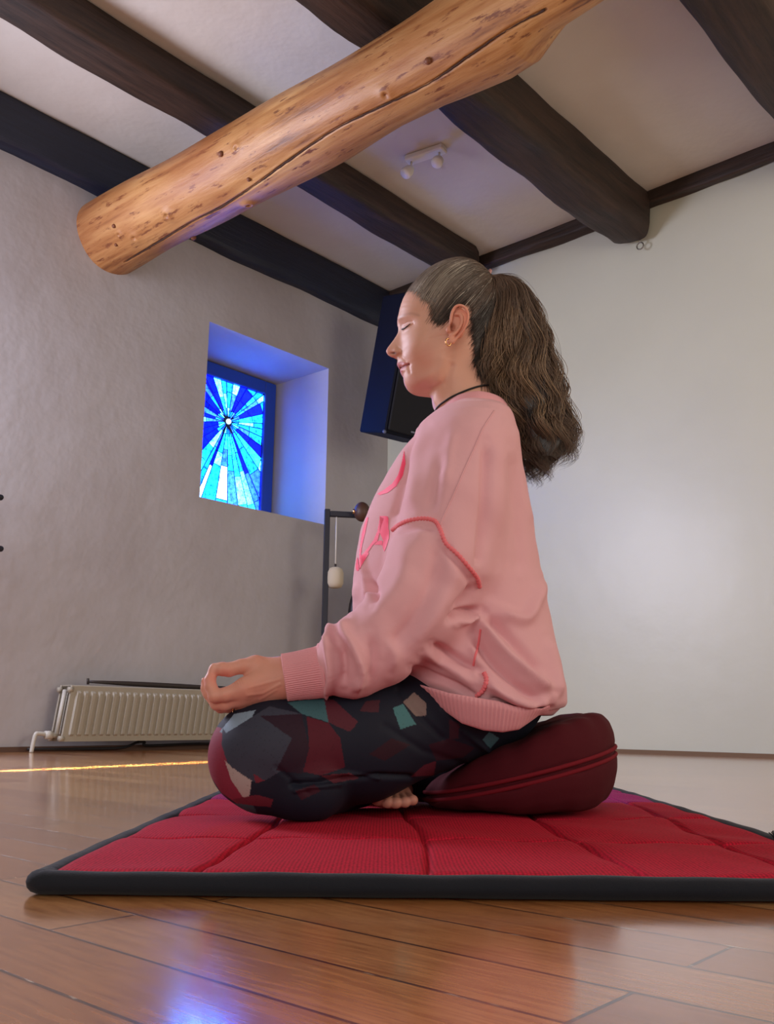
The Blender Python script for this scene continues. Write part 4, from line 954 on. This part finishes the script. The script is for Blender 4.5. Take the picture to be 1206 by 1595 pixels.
def sweatshirt():
    X, l0, h = grid((-.15, 1.19, .13), (.33, 1.81, .70), .0032)
    d = torso_sdf(X)
    for s_ in (-1, 1):
        def m_(p): p = np.array(p, float).copy(); p[1] = YC+s_*(YC-p[1]); return p
        pts = [(P(748, 684, 1.405), .042), (P(728, 712, 1.365), .064), (P(706, 790, 1.335), .071), (P(682, 880, 1.312), .072), (P(648, 950, 1.298), .066), (P(590, 1005, 1.287), .056), (P(552, 1028, 1.280), .050), (P(534, 1034, 1.278), .043)]
        g = None
        for (a, ra), (b, rb) in zip(pts[:-1], pts[1:]):
            q = cone(X, m_(a), m_(b), ra, rb); g = q if g is None else smin(g, q, .012)
        g = smin(g, cone(X, m_((.125, 1.445, zpx(672))), m_(P(738, 690, 1.385)), .030, .046), .03)
        d = smin(d, g, .022)
    # open below the hem line and at the neck
    zh = np.interp(X[0][:, 0, 0], [-.06]+[P(*q_, 1.295)[0] for q_ in HEMT]+[.33],
                   [P(600, 1046, 1.295)[2]]+[P(*q_, 1.295)[2] for q_ in HEMT]+[P(875, 1080, 1.295)[2]])[:, None, None]
    tor = (X[0] > .02) | (np.abs(X[1]-YC) < .15)
    d = np.maximum(d, np.where(tor, zh-.004-X[2], -1.))
    nk = cone(X, P(724, 600, YC), P(736, 650, YC), .050, .056); d = np.maximum(d, -nk)
    v, f = nets(d, l0, h); v = relax(v, f, 3, .5); N = vnormals(v, f); px = pix(v); near = np.clip((.45-N[:, 1])*4, 0, 1)*(v[:, 1] < YC)
    def fold(line, w_, A):
        nonlocal v
        L = [tuple(q) for q in crom(line, max(6, len(line)*5))]; dd = poly_dist(px, L)
        # fade towards the ends
        e0 = np.linalg.norm(px-np.array(line[0]), axis=1); e1 = np.linalg.norm(px-np.array(line[-1]), axis=1); fade = np.clip(np.minimum(e0, e1)/(w_*2.5), .15, 1)
        v = v+N*(A*np.exp(-(dd/w_)**2)*near*fade)[:, None]
    F_ = [([(757, 690), (756, 760), (752, 830), (746, 885)], 7, -.005), ([(775, 680), (778, 760), (775, 850), (768, 930)], 14, .004), ([(795, 700), (805, 800), (812, 900)], 10, -.003),
          ([(700, 965), (722, 955), (750, 950)], 5, -.016), ([(712, 972), (740, 962), (752, 966)], 5, .006), ([(742, 962), (775, 1005), (815, 1045), (862, 1078)], 8, .010), ([(735, 990), (770, 1035), (815, 1075), (850, 1098)], 7, -.007),
          ([(756, 958), (800, 1000), (848, 1050)], 7, -.006), ([(770, 950), (815, 965), (835, 935), (845, 900)], 9, .006), ([(672, 1003), (710, 1025), (755, 1048)], 6, -.006), ([(655, 1012), (700, 1040), (740, 1068)], 7, .005), ([(640, 1040), (700, 1062), (745, 1088)], 5, -.005),
          ([(757, 1060), (790, 1085), (830, 1095), (858, 1090)], 6, .007), ([(760, 1085), (800, 1104), (845, 1104)], 5, -.006), ([(850, 990), (866, 1050), (868, 1090)], 8, .005),
          ([(684, 830), (676, 900), (640, 970), (600, 1020)], 14, -.005), ([(640, 830), (628, 900), (590, 955), (560, 975)], 16, .004), ([(715, 870), (700, 920), (672, 968), (630, 1015)], 12, .003),
          ([(545, 962), (538, 985), (552, 1010), (565, 1050), (552, 1078)], 7, .008), ([(525, 968), (515, 990), (522, 1020)], 5, .006), ([(530, 1000), (536, 1035), (535, 1070)], 6, -.006), ([(575, 985), (580, 1030), (570, 1070)], 8, -.004),
          ([(600, 990), (615, 1020), (608, 1050)], 8, .003), ([(508, 990), (514, 1020), (516, 1055), (510, 1085)], 5, .007),
          ([(650, 668), (636, 700), (629, 745), (612, 810)], 5, -.004), ([(668, 660), (652, 700), (645, 750), (640, 800)], 9, .003), ([(690, 700), (676, 760), (668, 805)], 10, -.003), ([(710, 660), (700, 700), (690, 760)], 9, .002),
          ([(614, 830), (650, 820), (685, 822)], 6, -.003), ([(690, 845), (715, 880), (742, 915)], 6, -.004), ([(745, 905), (730, 930), (705, 955)], 8, -.008),
          ([(572, 900), (584, 925), (580, 945)], 7, -.007), ([(566, 860), (570, 905), (575, 935)], 5, .004), ([(555, 905), (556, 940)], 5, .003),
          ([(800, 660), (812, 740), (828, 820)], 6, .002), ([(735, 1000), (742, 1030), (738, 1060)], 5, .003)]
    for a, b, c in F_: fold(a, b, max(-.018, min(.015, c*1.95)))
    mic = .0007*np.sin(v[:, 0]*70+np.sin(v[:, 2]*40)*2)*np.sin(v[:, 2]*55+v[:, 1]*30)
    v = v+N*mic[:, None]; v = relax(v, f, 1, .4)
    o = mesh_obj('sweatshirt', v, f, M_pink, body, True); tag(o, 'oversized pale pink sweatshirt'); return v, f, o
SV, SF, shirt = sweatshirt(); STREE = bvh(SV, SF)
def seam(name, pts, r, m_, n=60, off=.0008, scallop=False, lab=None):
    q = cast_line(STREE, pts, n, off)
    # stay on one sheet of cloth
    keep = [q[0]]
    for x in q[1:]:
        if np.linalg.norm(x-keep[-1]) < .03: keep.append(x)
    q = np.array(keep); rr_ = r*(1+.28*np.sin(np.arange(len(q))*2.1)) if scallop else r
    mm = MB(); mm.tube(q, rr_, 8); o = mm.build(name, m_, shirt, True)
    if lab: tag(o, lab)
seam('sleeve_seam', [(612, 826), (622, 818), (638, 811), (660, 808), (678, 812), (686, 826), (694, 845), (712, 862), (730, 883), (743, 900), (747, 914)], .0028, M_coral, 130, .001, True, 'raised coral overlock seam')
seam('shoulder_seam', [(770, 640), (752, 668), (738, 700), (722, 735), (706, 772), (693, 800), (686, 818)], .0010, M_pink, 60, .0004)
seam('side_seam', [(749, 980), (746, 1000), (741, 1020), (738, 1036)], .0016, M_coral, 30, .0005, False, 'coral side seam')
seam('side_seam', [(754, 1048), (758, 1060), (753, 1074), (742, 1085)], .0030, M_coral, 30, .001, True, 'raised coral overlock seam')
# chest print: bottom of a round letter and a V A pair, as on the shirt
def decal(name, polys, step=.8):
    v = []; f = []; idx = {}
    for poly in polys:
        A = np.array(poly); x0, y0 = A.min(0); x1, y1 = A.max(0); xs = np.arange(x0, x1+step, step); ys = np.arange(y0, y1+step, step)
        G = np.array([(x, y) for y in ys for x in xs]); ins = inpoly(G, poly); ids = -np.ones(len(G), int)
        for k, (g, i_) in enumerate(zip(G, ins)):
            if i_:
                c = cast(STREE, g[0], g[1], .0006)
                if c is not None: ids[k] = len(v); v.append(c)
        nx = len(xs)
        for k in range(len(G)-nx-1):
            if (k+1) % nx == 0: continue
            q = (ids[k], ids[k+1], ids[k+nx+1], ids[k+nx])
            if min(q) >= 0 and max(np.linalg.norm(v[q[a]]-v[q[(a+1) % 4]]) for a in range(4)) < .006: f.append(q)
    if f: mesh_obj(name, v, f, M_print, shirt, True)
decal('chest_print', [[(630, 700), (632.5, 722), (628, 742), (618, 758), (605, 768), (592, 772), (587, 769), (598, 763), (611, 753), (620, 740), (625.5, 722)]])
decal('chest_print', [[(592, 803), (599, 808), (592, 831), (589, 843), (582, 849), (572, 864), (562, 873), (560, 868), (568, 860), (582, 841), (588, 827), (591, 812)],
    [(592, 803), (605.5, 804), (607, 838), (603, 852), (599, 861), (596, 852), (597, 842), (592, 831)], [(588, 842.5), (597, 841.5), (596, 853), (594, 849), (581, 849.5)],
    [(571, 806), (575, 805), (570, 830), (565, 850), (563, 868), (559, 872), (561, 850), (564, 830)], [(572, 858), (576, 862), (566, 878), (560, 889), (556, 890), (554, 884), (554.5, 862), (559, 868), (563, 868)]])
# ribbed cuffs
def cuff(sgn):
    n, m_ = 36, 320; v = []; f = []; a0, a1 = CUFF0.copy(), CUFF1.copy(); ax = (a1-a0); L = np.linalg.norm(ax); ax /= L
    s1 = np.cross(ax, [0, 1, 0]); s1 /= np.linalg.norm(s1); s2 = np.cross(ax, s1)
    prof = [(-.10, .030), (-.02, .037), (.02, .0385), (.10, .0345), (.3, .0335), (.6, .0322), (.9, .0318), (.97, .0322), (1.0, .0316), (1.0, .0285), (.9, .028), (.4, .028)]
    prof = crom(prof, 48)
    for (t, r) in prof:
        for j in range(m_):
            a = 2*math.pi*j/m_; rib = .0008*math.sin(a*70)*(1 if .1 < t < .99 else 0); rr_ = r+rib
            v.append(a0+ax*L*t+s1*math.cos(a)*rr_*1.02+s2*math.sin(a)*rr_*.86)
    for i in range(len(prof)-1):
        for j in range(m_): f.append((i*m_+j, i*m_+(j+1) % m_, (i+1)*m_+(j+1) % m_, (i+1)*m_+j))
    v = np.array(v)
    if sgn > 0: v[:, 1] = 2*YC-v[:, 1]; v[:, 0] += .02
    mesh_obj('cuff', v, np.array(f), M_rib, shirt, True)
cuff(-1); cuff(1)
# ribbed hem band around the hips
def hem():
    m_ = 900; v = []; f = []
    xs_t = [P(x, y, 1.288) for x, y in ((600, 1044), (641, 1060), (700, 1079), (738, 1086), (776, 1092), (803, 1100), (850, 1103), (872, 1094))]
    xs_b = [P(x, y, 1.288) for x, y in ((606, 1052), (650, 1072), (690, 1104), (721, 1127), (755, 1138), (785, 1141), (812, 1137), (850, 1114))]
    cx = .137; 
    TX = [q[0] for q in xs_t]; TZ = [q[2] for q in xs_t]; BX = [q[0] for q in xs_b]; BZ = [q[2] for q in xs_b]
    ax_t, wt = .136, .214
    rows = [(0., .0), (.06, .003), (.25, .004), (.5, .003), (.75, .0015), (.94, .000), (1.0, -.002), (.98, -.008)]
    for (t, o) in rows:
        for j in range(m_):
            a = 2*math.pi*j/m_; c, s_ = math.cos(a), math.sin(a)
            rib = .0006*math.sin(a*150) if .05 < t < .97 else 0
            q = 1/((abs(c)**2.3+abs(s_)**2.3)**(1/2.3))
            x = cx+(ax_t-.012*t+o+rib)*c*q; y = YC+(wt-.012*t+o+rib)*s_*q
            z = np.interp(x, TX, TZ)*(1-t)+np.interp(x, BX, BZ)*t; v.append((x, y, z))
    for i in range(len(rows)-1):
        for j in range(m_): f.append((i*m_+j, i*m_+(j+1) % m_, (i+1)*m_+(j+1) % m_, (i+1)*m_+j))
    mesh_obj('hem_band', v, np.array(f), M_rib, shirt, True)
hem()
# neck ribbing
def collar():
    n = 220; v = []; f = []; m_ = 12; c0 = P(733, 640, YC)
    tl = [P(686, 646, YC), P(792, 644, YC)]; cx = (tl[0][0]+tl[1][0])/2; rx = (tl[1][0]-tl[0][0])/2
    for j in range(n):
        a = 2*math.pi*j/n; x = cx+rx*math.cos(a)*.97; y = YC+.066*math.sin(a); z = np.interp(x, [cx-rx, cx, cx+rx], [zpx(641), zpx(637), zpx(640)])-.000
        out = np.array([math.cos(a), math.sin(a), 0])
        for k in range(m_):
            t = 2*math.pi*k/m_; rb = 1+.05*math.sin(a*110); v.append(np.array([x, y, z])+out*math.cos(t)*.0045*rb-out*math.sin(t)*.006+np.array([0, 0, math.sin(t)*.0115]))
    for j in range(n):
        for k in range(m_): f.append((j*m_+k, j*m_+(k+1) % m_, ((j+1) % n)*m_+(k+1) % m_, ((j+1) % n)*m_+k))
    mesh_obj('neck_rib', v, f, M_rib, shirt, True)
collar()

# ------------------------------------------------------------------ hair
TIE = P(763, 436, YC)
def strands(curves, rad, k=3):
    """curves: (n, m, 3) -> triangular tubes"""
    n, m_, _ = curves.shape; t = np.gradient(curves, axis=1); t /= np.linalg.norm(t, axis=2, keepdims=True)+1e-12
    ref = np.array([0.13, .97, .2]); a = np.cross(t, ref); a /= np.linalg.norm(a, axis=2, keepdims=True)+1e-12; b = np.cross(t, a)
    prof = np.clip(np.minimum(np.linspace(0, 1, m_)*14+.3, (1-np.linspace(0, 1, m_))*5+.15), 0, 1)[None, :, None]
    R_ = (np.broadcast_to(np.asarray(rad).reshape(-1, 1, 1), (n, 1, 1)))*prof
    V = np.stack([curves+(a*math.cos(2*math.pi*q/k)+b*math.sin(2*math.pi*q/k))*R_ for q in range(k)], 2)
    i = np.arange(n)[:, None, None]*m_*k; j = np.arange(m_-1)[None, :, None]*k; q = np.arange(k)[None, None]; q2 = (q+1) % k
    f = np.stack([i+j+q, i+j+q2, i+j+k+q2, i+j+k+q], -1).reshape(-1, 4)
    return V.reshape(-1, 3), f
def cap_hair():
    ids = np.where(SCALP > 0)[0]
    near_line = poly_dist(HPX[ids], HAIRLINE[:24])
    ctr = np.array([P(705, 500, YC)[0], YC, P(705, 500, YC)[2]])
    cur = []; cols = []; rad = []
    w_ = np.where(near_line < 9, 4.5, 1.); w_ = np.where(HPX[ids, 0] > 752, w_*.3, w_); w_ /= w_.sum()
    pick = rng.choice(ids, 9500, p=w_, replace=True)
    out_ = np.where((SCALP == 0) & (poly_dist(HPX, HAIRLINE[:28]) < 7) & ((HPX[:, 0] < 690) | (HPX[:, 0] > 728)))[0]
    pick = np.concatenate([pick, rng.choice(out_, 900)]); nmain = len(pick)-900
    M_ = 18
    for n, k in enumerate(pick):
        r0 = HV[k]+rng.normal(0, .0028, 3); hi = HPX[k][1] > 520
        tgt = TIE+rng.normal(0, .004, 3); low = HPX[k][1]; lift = rng.uniform(.0012, .0060); pts = []; ok = True
        hpx, hpy = HPX[k]; gray = math.exp(-((hpx-658)/26)**2-((hpy-468)/24)**2)
        sag = .012*math.sin(rng.uniform(0, 6.28))
        for s_ in range(M_):
            t = s_/(M_-1); q = r0*(1-t)+tgt*t; d = q-ctr; d /= np.linalg.norm(d); hit = HTREE.ray_cast(Vector(ctr), Vector(d))
            if hit[0] is None: ok = False; break
            p = np.array(hit[0]); o = lift*math.sin(math.pi*min(1, t*1.6+.05)/2) if t < .9 else lift
            pts.append(p+d*(o*min(1, t*3+.1)+.0009+.004*t**6))
        if not ok: continue
        pts[-1] = tgt; cur.append(pts); rad.append(rng.uniform(.00035, .0007) if n < nmain else .00018)
        base = np.array(lin((86, 68, 57))) if hpy < 500 else np.array(lin((52, 40, 34)))
        mix_ = np.clip(gray*rng.uniform(.2, 1.1), 0, 1); g = lin((178, 166, 152)); c = base*(1-mix_)+g*mix_
        if rng.random() < .06 and hpy < 500: c = lin((196, 186, 172))
        c = c*rng.uniform(.75, 1.3); cols.append(c)
    cur = relaxc(np.array(cur)); V, f = strands(cur, np.array(rad)); col = np.repeat(np.array(cols), M_*3, 0)
    # solid under-layer following the skull
    m_ = (SCALP > 0) & (poly_dist(HPX, HAIRLINE[:28]) > 9); keep = m_[HF].all(1); used = np.unique(HF[keep]); mp = -np.ones(len(HV), int); mp[used] = np.arange(len(used))
    V2 = HV[used]+HN[used]*.0012; f2 = mp[HF[keep]]; c2 = np.tile(lin((66, 52, 44)), (len(V2), 1))
    V = np.vstack([V, V2]); f = np.vstack([f, f2+len(col)]); col = np.vstack([col, c2])
    o = mesh_obj('hair', V, f, M_hair, body, True, col); tag(o, 'brown hair streaked with grey, combed back'); return o
def relaxc(c):
    for _ in range(3): c[:, 1:-1] = .5*c[:, 1:-1]+.25*(c[:, :-2]+c[:, 2:])
    return c
hair = cap_hair()
PT = [  # ponytail outline: left and right edge down its length
 ((758, 437), (768, 430)), ((757, 452), (800, 436)), ((755, 480), (826, 458)), ((752, 520), (846, 500)), ((755, 560), (860, 545)), ((754, 595), (873, 590)), ((766, 630), (884, 630)), ((788, 660), (894, 668)), ((800, 695), (898, 700)), ((812, 730), (880, 725)), ((822, 762), (850, 745))]
def ponytail():
    Lp = np.array([P(*a, YC) for a, _ in PT]); Rp = np.array([P(*b, YC) for _, b in PT]); M_ = 60
    Lc = crom(Lp, M_); Rc = crom(Rp, M_); depth = np.interp(np.linspace(0, 1, M_), [0, .1, .3, .6, .85, 1], [.008, .03, .046, .05, .042, .02])
    t = np.linspace(0, 1, M_); n_cl = 90; cur = []; cols = []; rad = []
    for c in range(n_cl):
        a = rng.uniform(0, 2*math.pi); r_ = math.sqrt(rng.uniform(0, 1)); cu, cv = r_*math.cos(a), r_*math.sin(a); ph = rng.uniform(0, 6.28); fq = rng.uniform(5.0, 8.5); ln = rng.uniform(.72, 1.03); 
        if cu > .55: ln = rng.uniform(.80, .93)
        if cu < -.3: ln = min(ln, rng.uniform(.62, 1.0))
        tone = rng.random(); curl = rng.uniform(-1, 1); short = c % 5 == 0
        if cu < 0: ln = rng.uniform(.88, 1.0)
        elif cu > .4: ln = rng.uniform(.80, .90)
        if short: cu = rng.uniform(-.95, .1); cv = -rng.uniform(.75, 1.0); ln = rng.uniform(.50, .66); tone = rng.uniform(.75, 1)
        for s_ in range(46):
            u = np.clip(cu+rng.normal(0, .085), -1.02, 1.02); w_ = np.clip(cv+rng.normal(0, .11), -1.05, 1)
            l_ = ln*rng.uniform(.86, 1.02); tt = t*min(l_, 1.0); ip = tt*(M_-1); i0 = np.clip(ip.astype(int), 0, M_-2); fr_ = (ip-i0)[:, None]
            L_ = Lc[i0]*(1-fr_)+Lc[i0+1]*fr_; R__ = Rc[i0]*(1-fr_)+Rc[i0+1]*fr_; dp_ = np.interp(tt, t, depth)
            q = L_*(1-u)/2+R__*(1+u)/2; amp = .0068*np.clip(tt*2.4, 0, 1)*(1+.6*tt)
            wv = np.sin(tt*fq*6.28/1.6+ph+s_*.012+tt*tt*3)
            q = q+np.stack([amp*wv, amp*np.cos(tt*fq*6.28/1.6+ph)*.9, 0*tt], 1)
            q[:, 1] += w_*dp_
            ce = np.clip((t-.86)/.14, 0, 1)**2; q[:, 0] += ce*.018*curl*np.sin(ce*2.2+.3); q[:, 2] += ce*.006*abs(curl)
            q += np.cumsum(rng.normal(0, .00035, (M_, 3)), 0)*np.clip(tt*2, 0, 1)[:, None]
            cur.append(q); rad.append(rng.uniform(.00035, .00065))
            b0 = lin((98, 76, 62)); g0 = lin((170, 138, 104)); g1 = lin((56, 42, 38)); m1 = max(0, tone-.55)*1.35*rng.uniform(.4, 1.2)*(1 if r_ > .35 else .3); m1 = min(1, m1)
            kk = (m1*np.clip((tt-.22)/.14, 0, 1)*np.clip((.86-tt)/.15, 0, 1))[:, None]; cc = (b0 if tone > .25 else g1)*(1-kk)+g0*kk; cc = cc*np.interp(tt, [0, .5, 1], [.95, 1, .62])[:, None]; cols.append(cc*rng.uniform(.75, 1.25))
    for s_ in range(170):  # flyaway hairs
        u = rng.uniform(-1, 1)*1.05; w_ = rng.uniform(-1, 1); l_ = rng.uniform(.4, 1.0); tt = t*l_; ip = tt*(M_-1); i0 = np.clip(ip.astype(int), 0, M_-2); fr_ = (ip-i0)[:, None]
        q = (Lc[i0]*(1-fr_)+Lc[i0+1]*fr_)*(1-u)/2+(Rc[i0]*(1-fr_)+Rc[i0+1]*fr_)*(1+u)/2; ph = rng.uniform(0, 6.28, 3); am = rng.uniform(.003, .012)
        q = q+np.stack([am*tt*np.sin(tt*22+ph[0])*1.6, am*np.sin(tt*17+ph[1]), am*.6*np.sin(tt*25+ph[2])], 1)*np.clip(tt*3, 0, 1)[:, None]; q[:, 1] += w_*np.interp(tt, t, depth)
        cur.append(q); rad.append(.00022); cols.append(np.tile(lin((96, 76, 60)), (M_, 1)))
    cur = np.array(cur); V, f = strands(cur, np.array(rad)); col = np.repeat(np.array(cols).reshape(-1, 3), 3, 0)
    # dense dark core
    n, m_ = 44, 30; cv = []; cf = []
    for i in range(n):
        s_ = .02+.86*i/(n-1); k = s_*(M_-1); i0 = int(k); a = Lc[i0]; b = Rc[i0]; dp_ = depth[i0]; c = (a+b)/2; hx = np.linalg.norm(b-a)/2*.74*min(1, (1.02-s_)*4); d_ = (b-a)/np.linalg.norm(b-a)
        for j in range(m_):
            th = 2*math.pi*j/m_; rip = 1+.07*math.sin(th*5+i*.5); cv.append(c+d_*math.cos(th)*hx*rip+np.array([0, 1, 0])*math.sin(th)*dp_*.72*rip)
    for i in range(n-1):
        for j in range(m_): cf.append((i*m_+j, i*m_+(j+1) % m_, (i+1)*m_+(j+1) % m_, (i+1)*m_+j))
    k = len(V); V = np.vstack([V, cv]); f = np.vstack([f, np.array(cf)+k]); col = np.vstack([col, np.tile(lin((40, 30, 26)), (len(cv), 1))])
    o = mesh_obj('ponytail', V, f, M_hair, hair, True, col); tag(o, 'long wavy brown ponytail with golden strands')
ponytail()
mm = MB(); d0 = np.array([.5, 0, -.2]); d0 /= np.linalg.norm(d0); u0 = np.array([.25, 0, .97]); 
for k in range(22):
    a = 2*math.pi*k/22; q = TIE+np.array([-.003, 0, .001])+u0*math.sin(a)*.0155+np.array([0, 1, 0])*math.cos(a)*.0155; v_, f_ = uvs(q, .0034, 8, 6); mm.add(v_, f_)
tag(mm.build('hair_tie', mat('rose_beads', (176, 128, 124), .3, .4), hair, True), 'beaded hair tie')
# lashes, earring, necklace, ring
q = cast_line(HTREE, [(626.5, 513.2), (630, 511.5), (635, 508), (639.5, 504.5)], 20, .0006)
for s_ in (-1, 1):
    p = q.copy()
    if s_ > 0: p[:, 1] = 2*YC-p[:, 1]
    mm = MB(); mm.tube(p, np.interp(np.linspace(0, 1, len(p)), [0, .25, 1], [.0013, .0015, .0005]), 6); mm.build('eyelashes', mat('lash', (26, 18, 22), .6), body, True)
def erg(s_):
    c = P(698.5, 533, YC-.0845); mm = MB(); ts = np.linspace(0, 2*math.pi, 28); pts = [c+np.array([math.sin(t)*.0042, math.sin(t)*.002, math.cos(t)*.0062]) for t in ts]
    if s_ > 0: pts = [np.array([p[0], 2*YC-p[1], p[2]]) for p in pts]
    mm.tube(pts, .0014, 8, False); tag(mm.build('earring', M_gold, body, True), 'small gold hoop earring')
erg(-1); erg(1)
nk_ = []
for t in np.linspace(0, 2*math.pi, 120, endpoint=False):
    # loop resting on the neck, sloping down at the front
    dirv = np.array([-math.cos(t), math.sin(t), 0.]); 
    cz = P(724, 628, YC); zz = zpx(624)+(-.022*math.cos(t)); orig = np.array([xpx(722, 628), YC, zz]); h_ = HTREE.ray_cast(Vector(orig), Vector(dirv))
    if h_[0] is not None: nk_.append(np.array(h_[0])+dirv*.0018)
mm = MB(); nk_.append(nk_[0]); mm.tube(nk_, .0016, 8, False); tag(mm.build('necklace', M_cord, body, True), 'thin black cord necklace')
rc = P(366, 1100, 1.284); mm = MB(); ts = np.linspace(0, 2*math.pi, 28); mm.tube([rc+np.array([.001*math.sin(t), math.cos(t)*.0098, math.sin(t)*.0098]) for t in ts], .0014, 8, False); tag(mm.build('finger_ring', M_gold, body, True), 'gold ring')
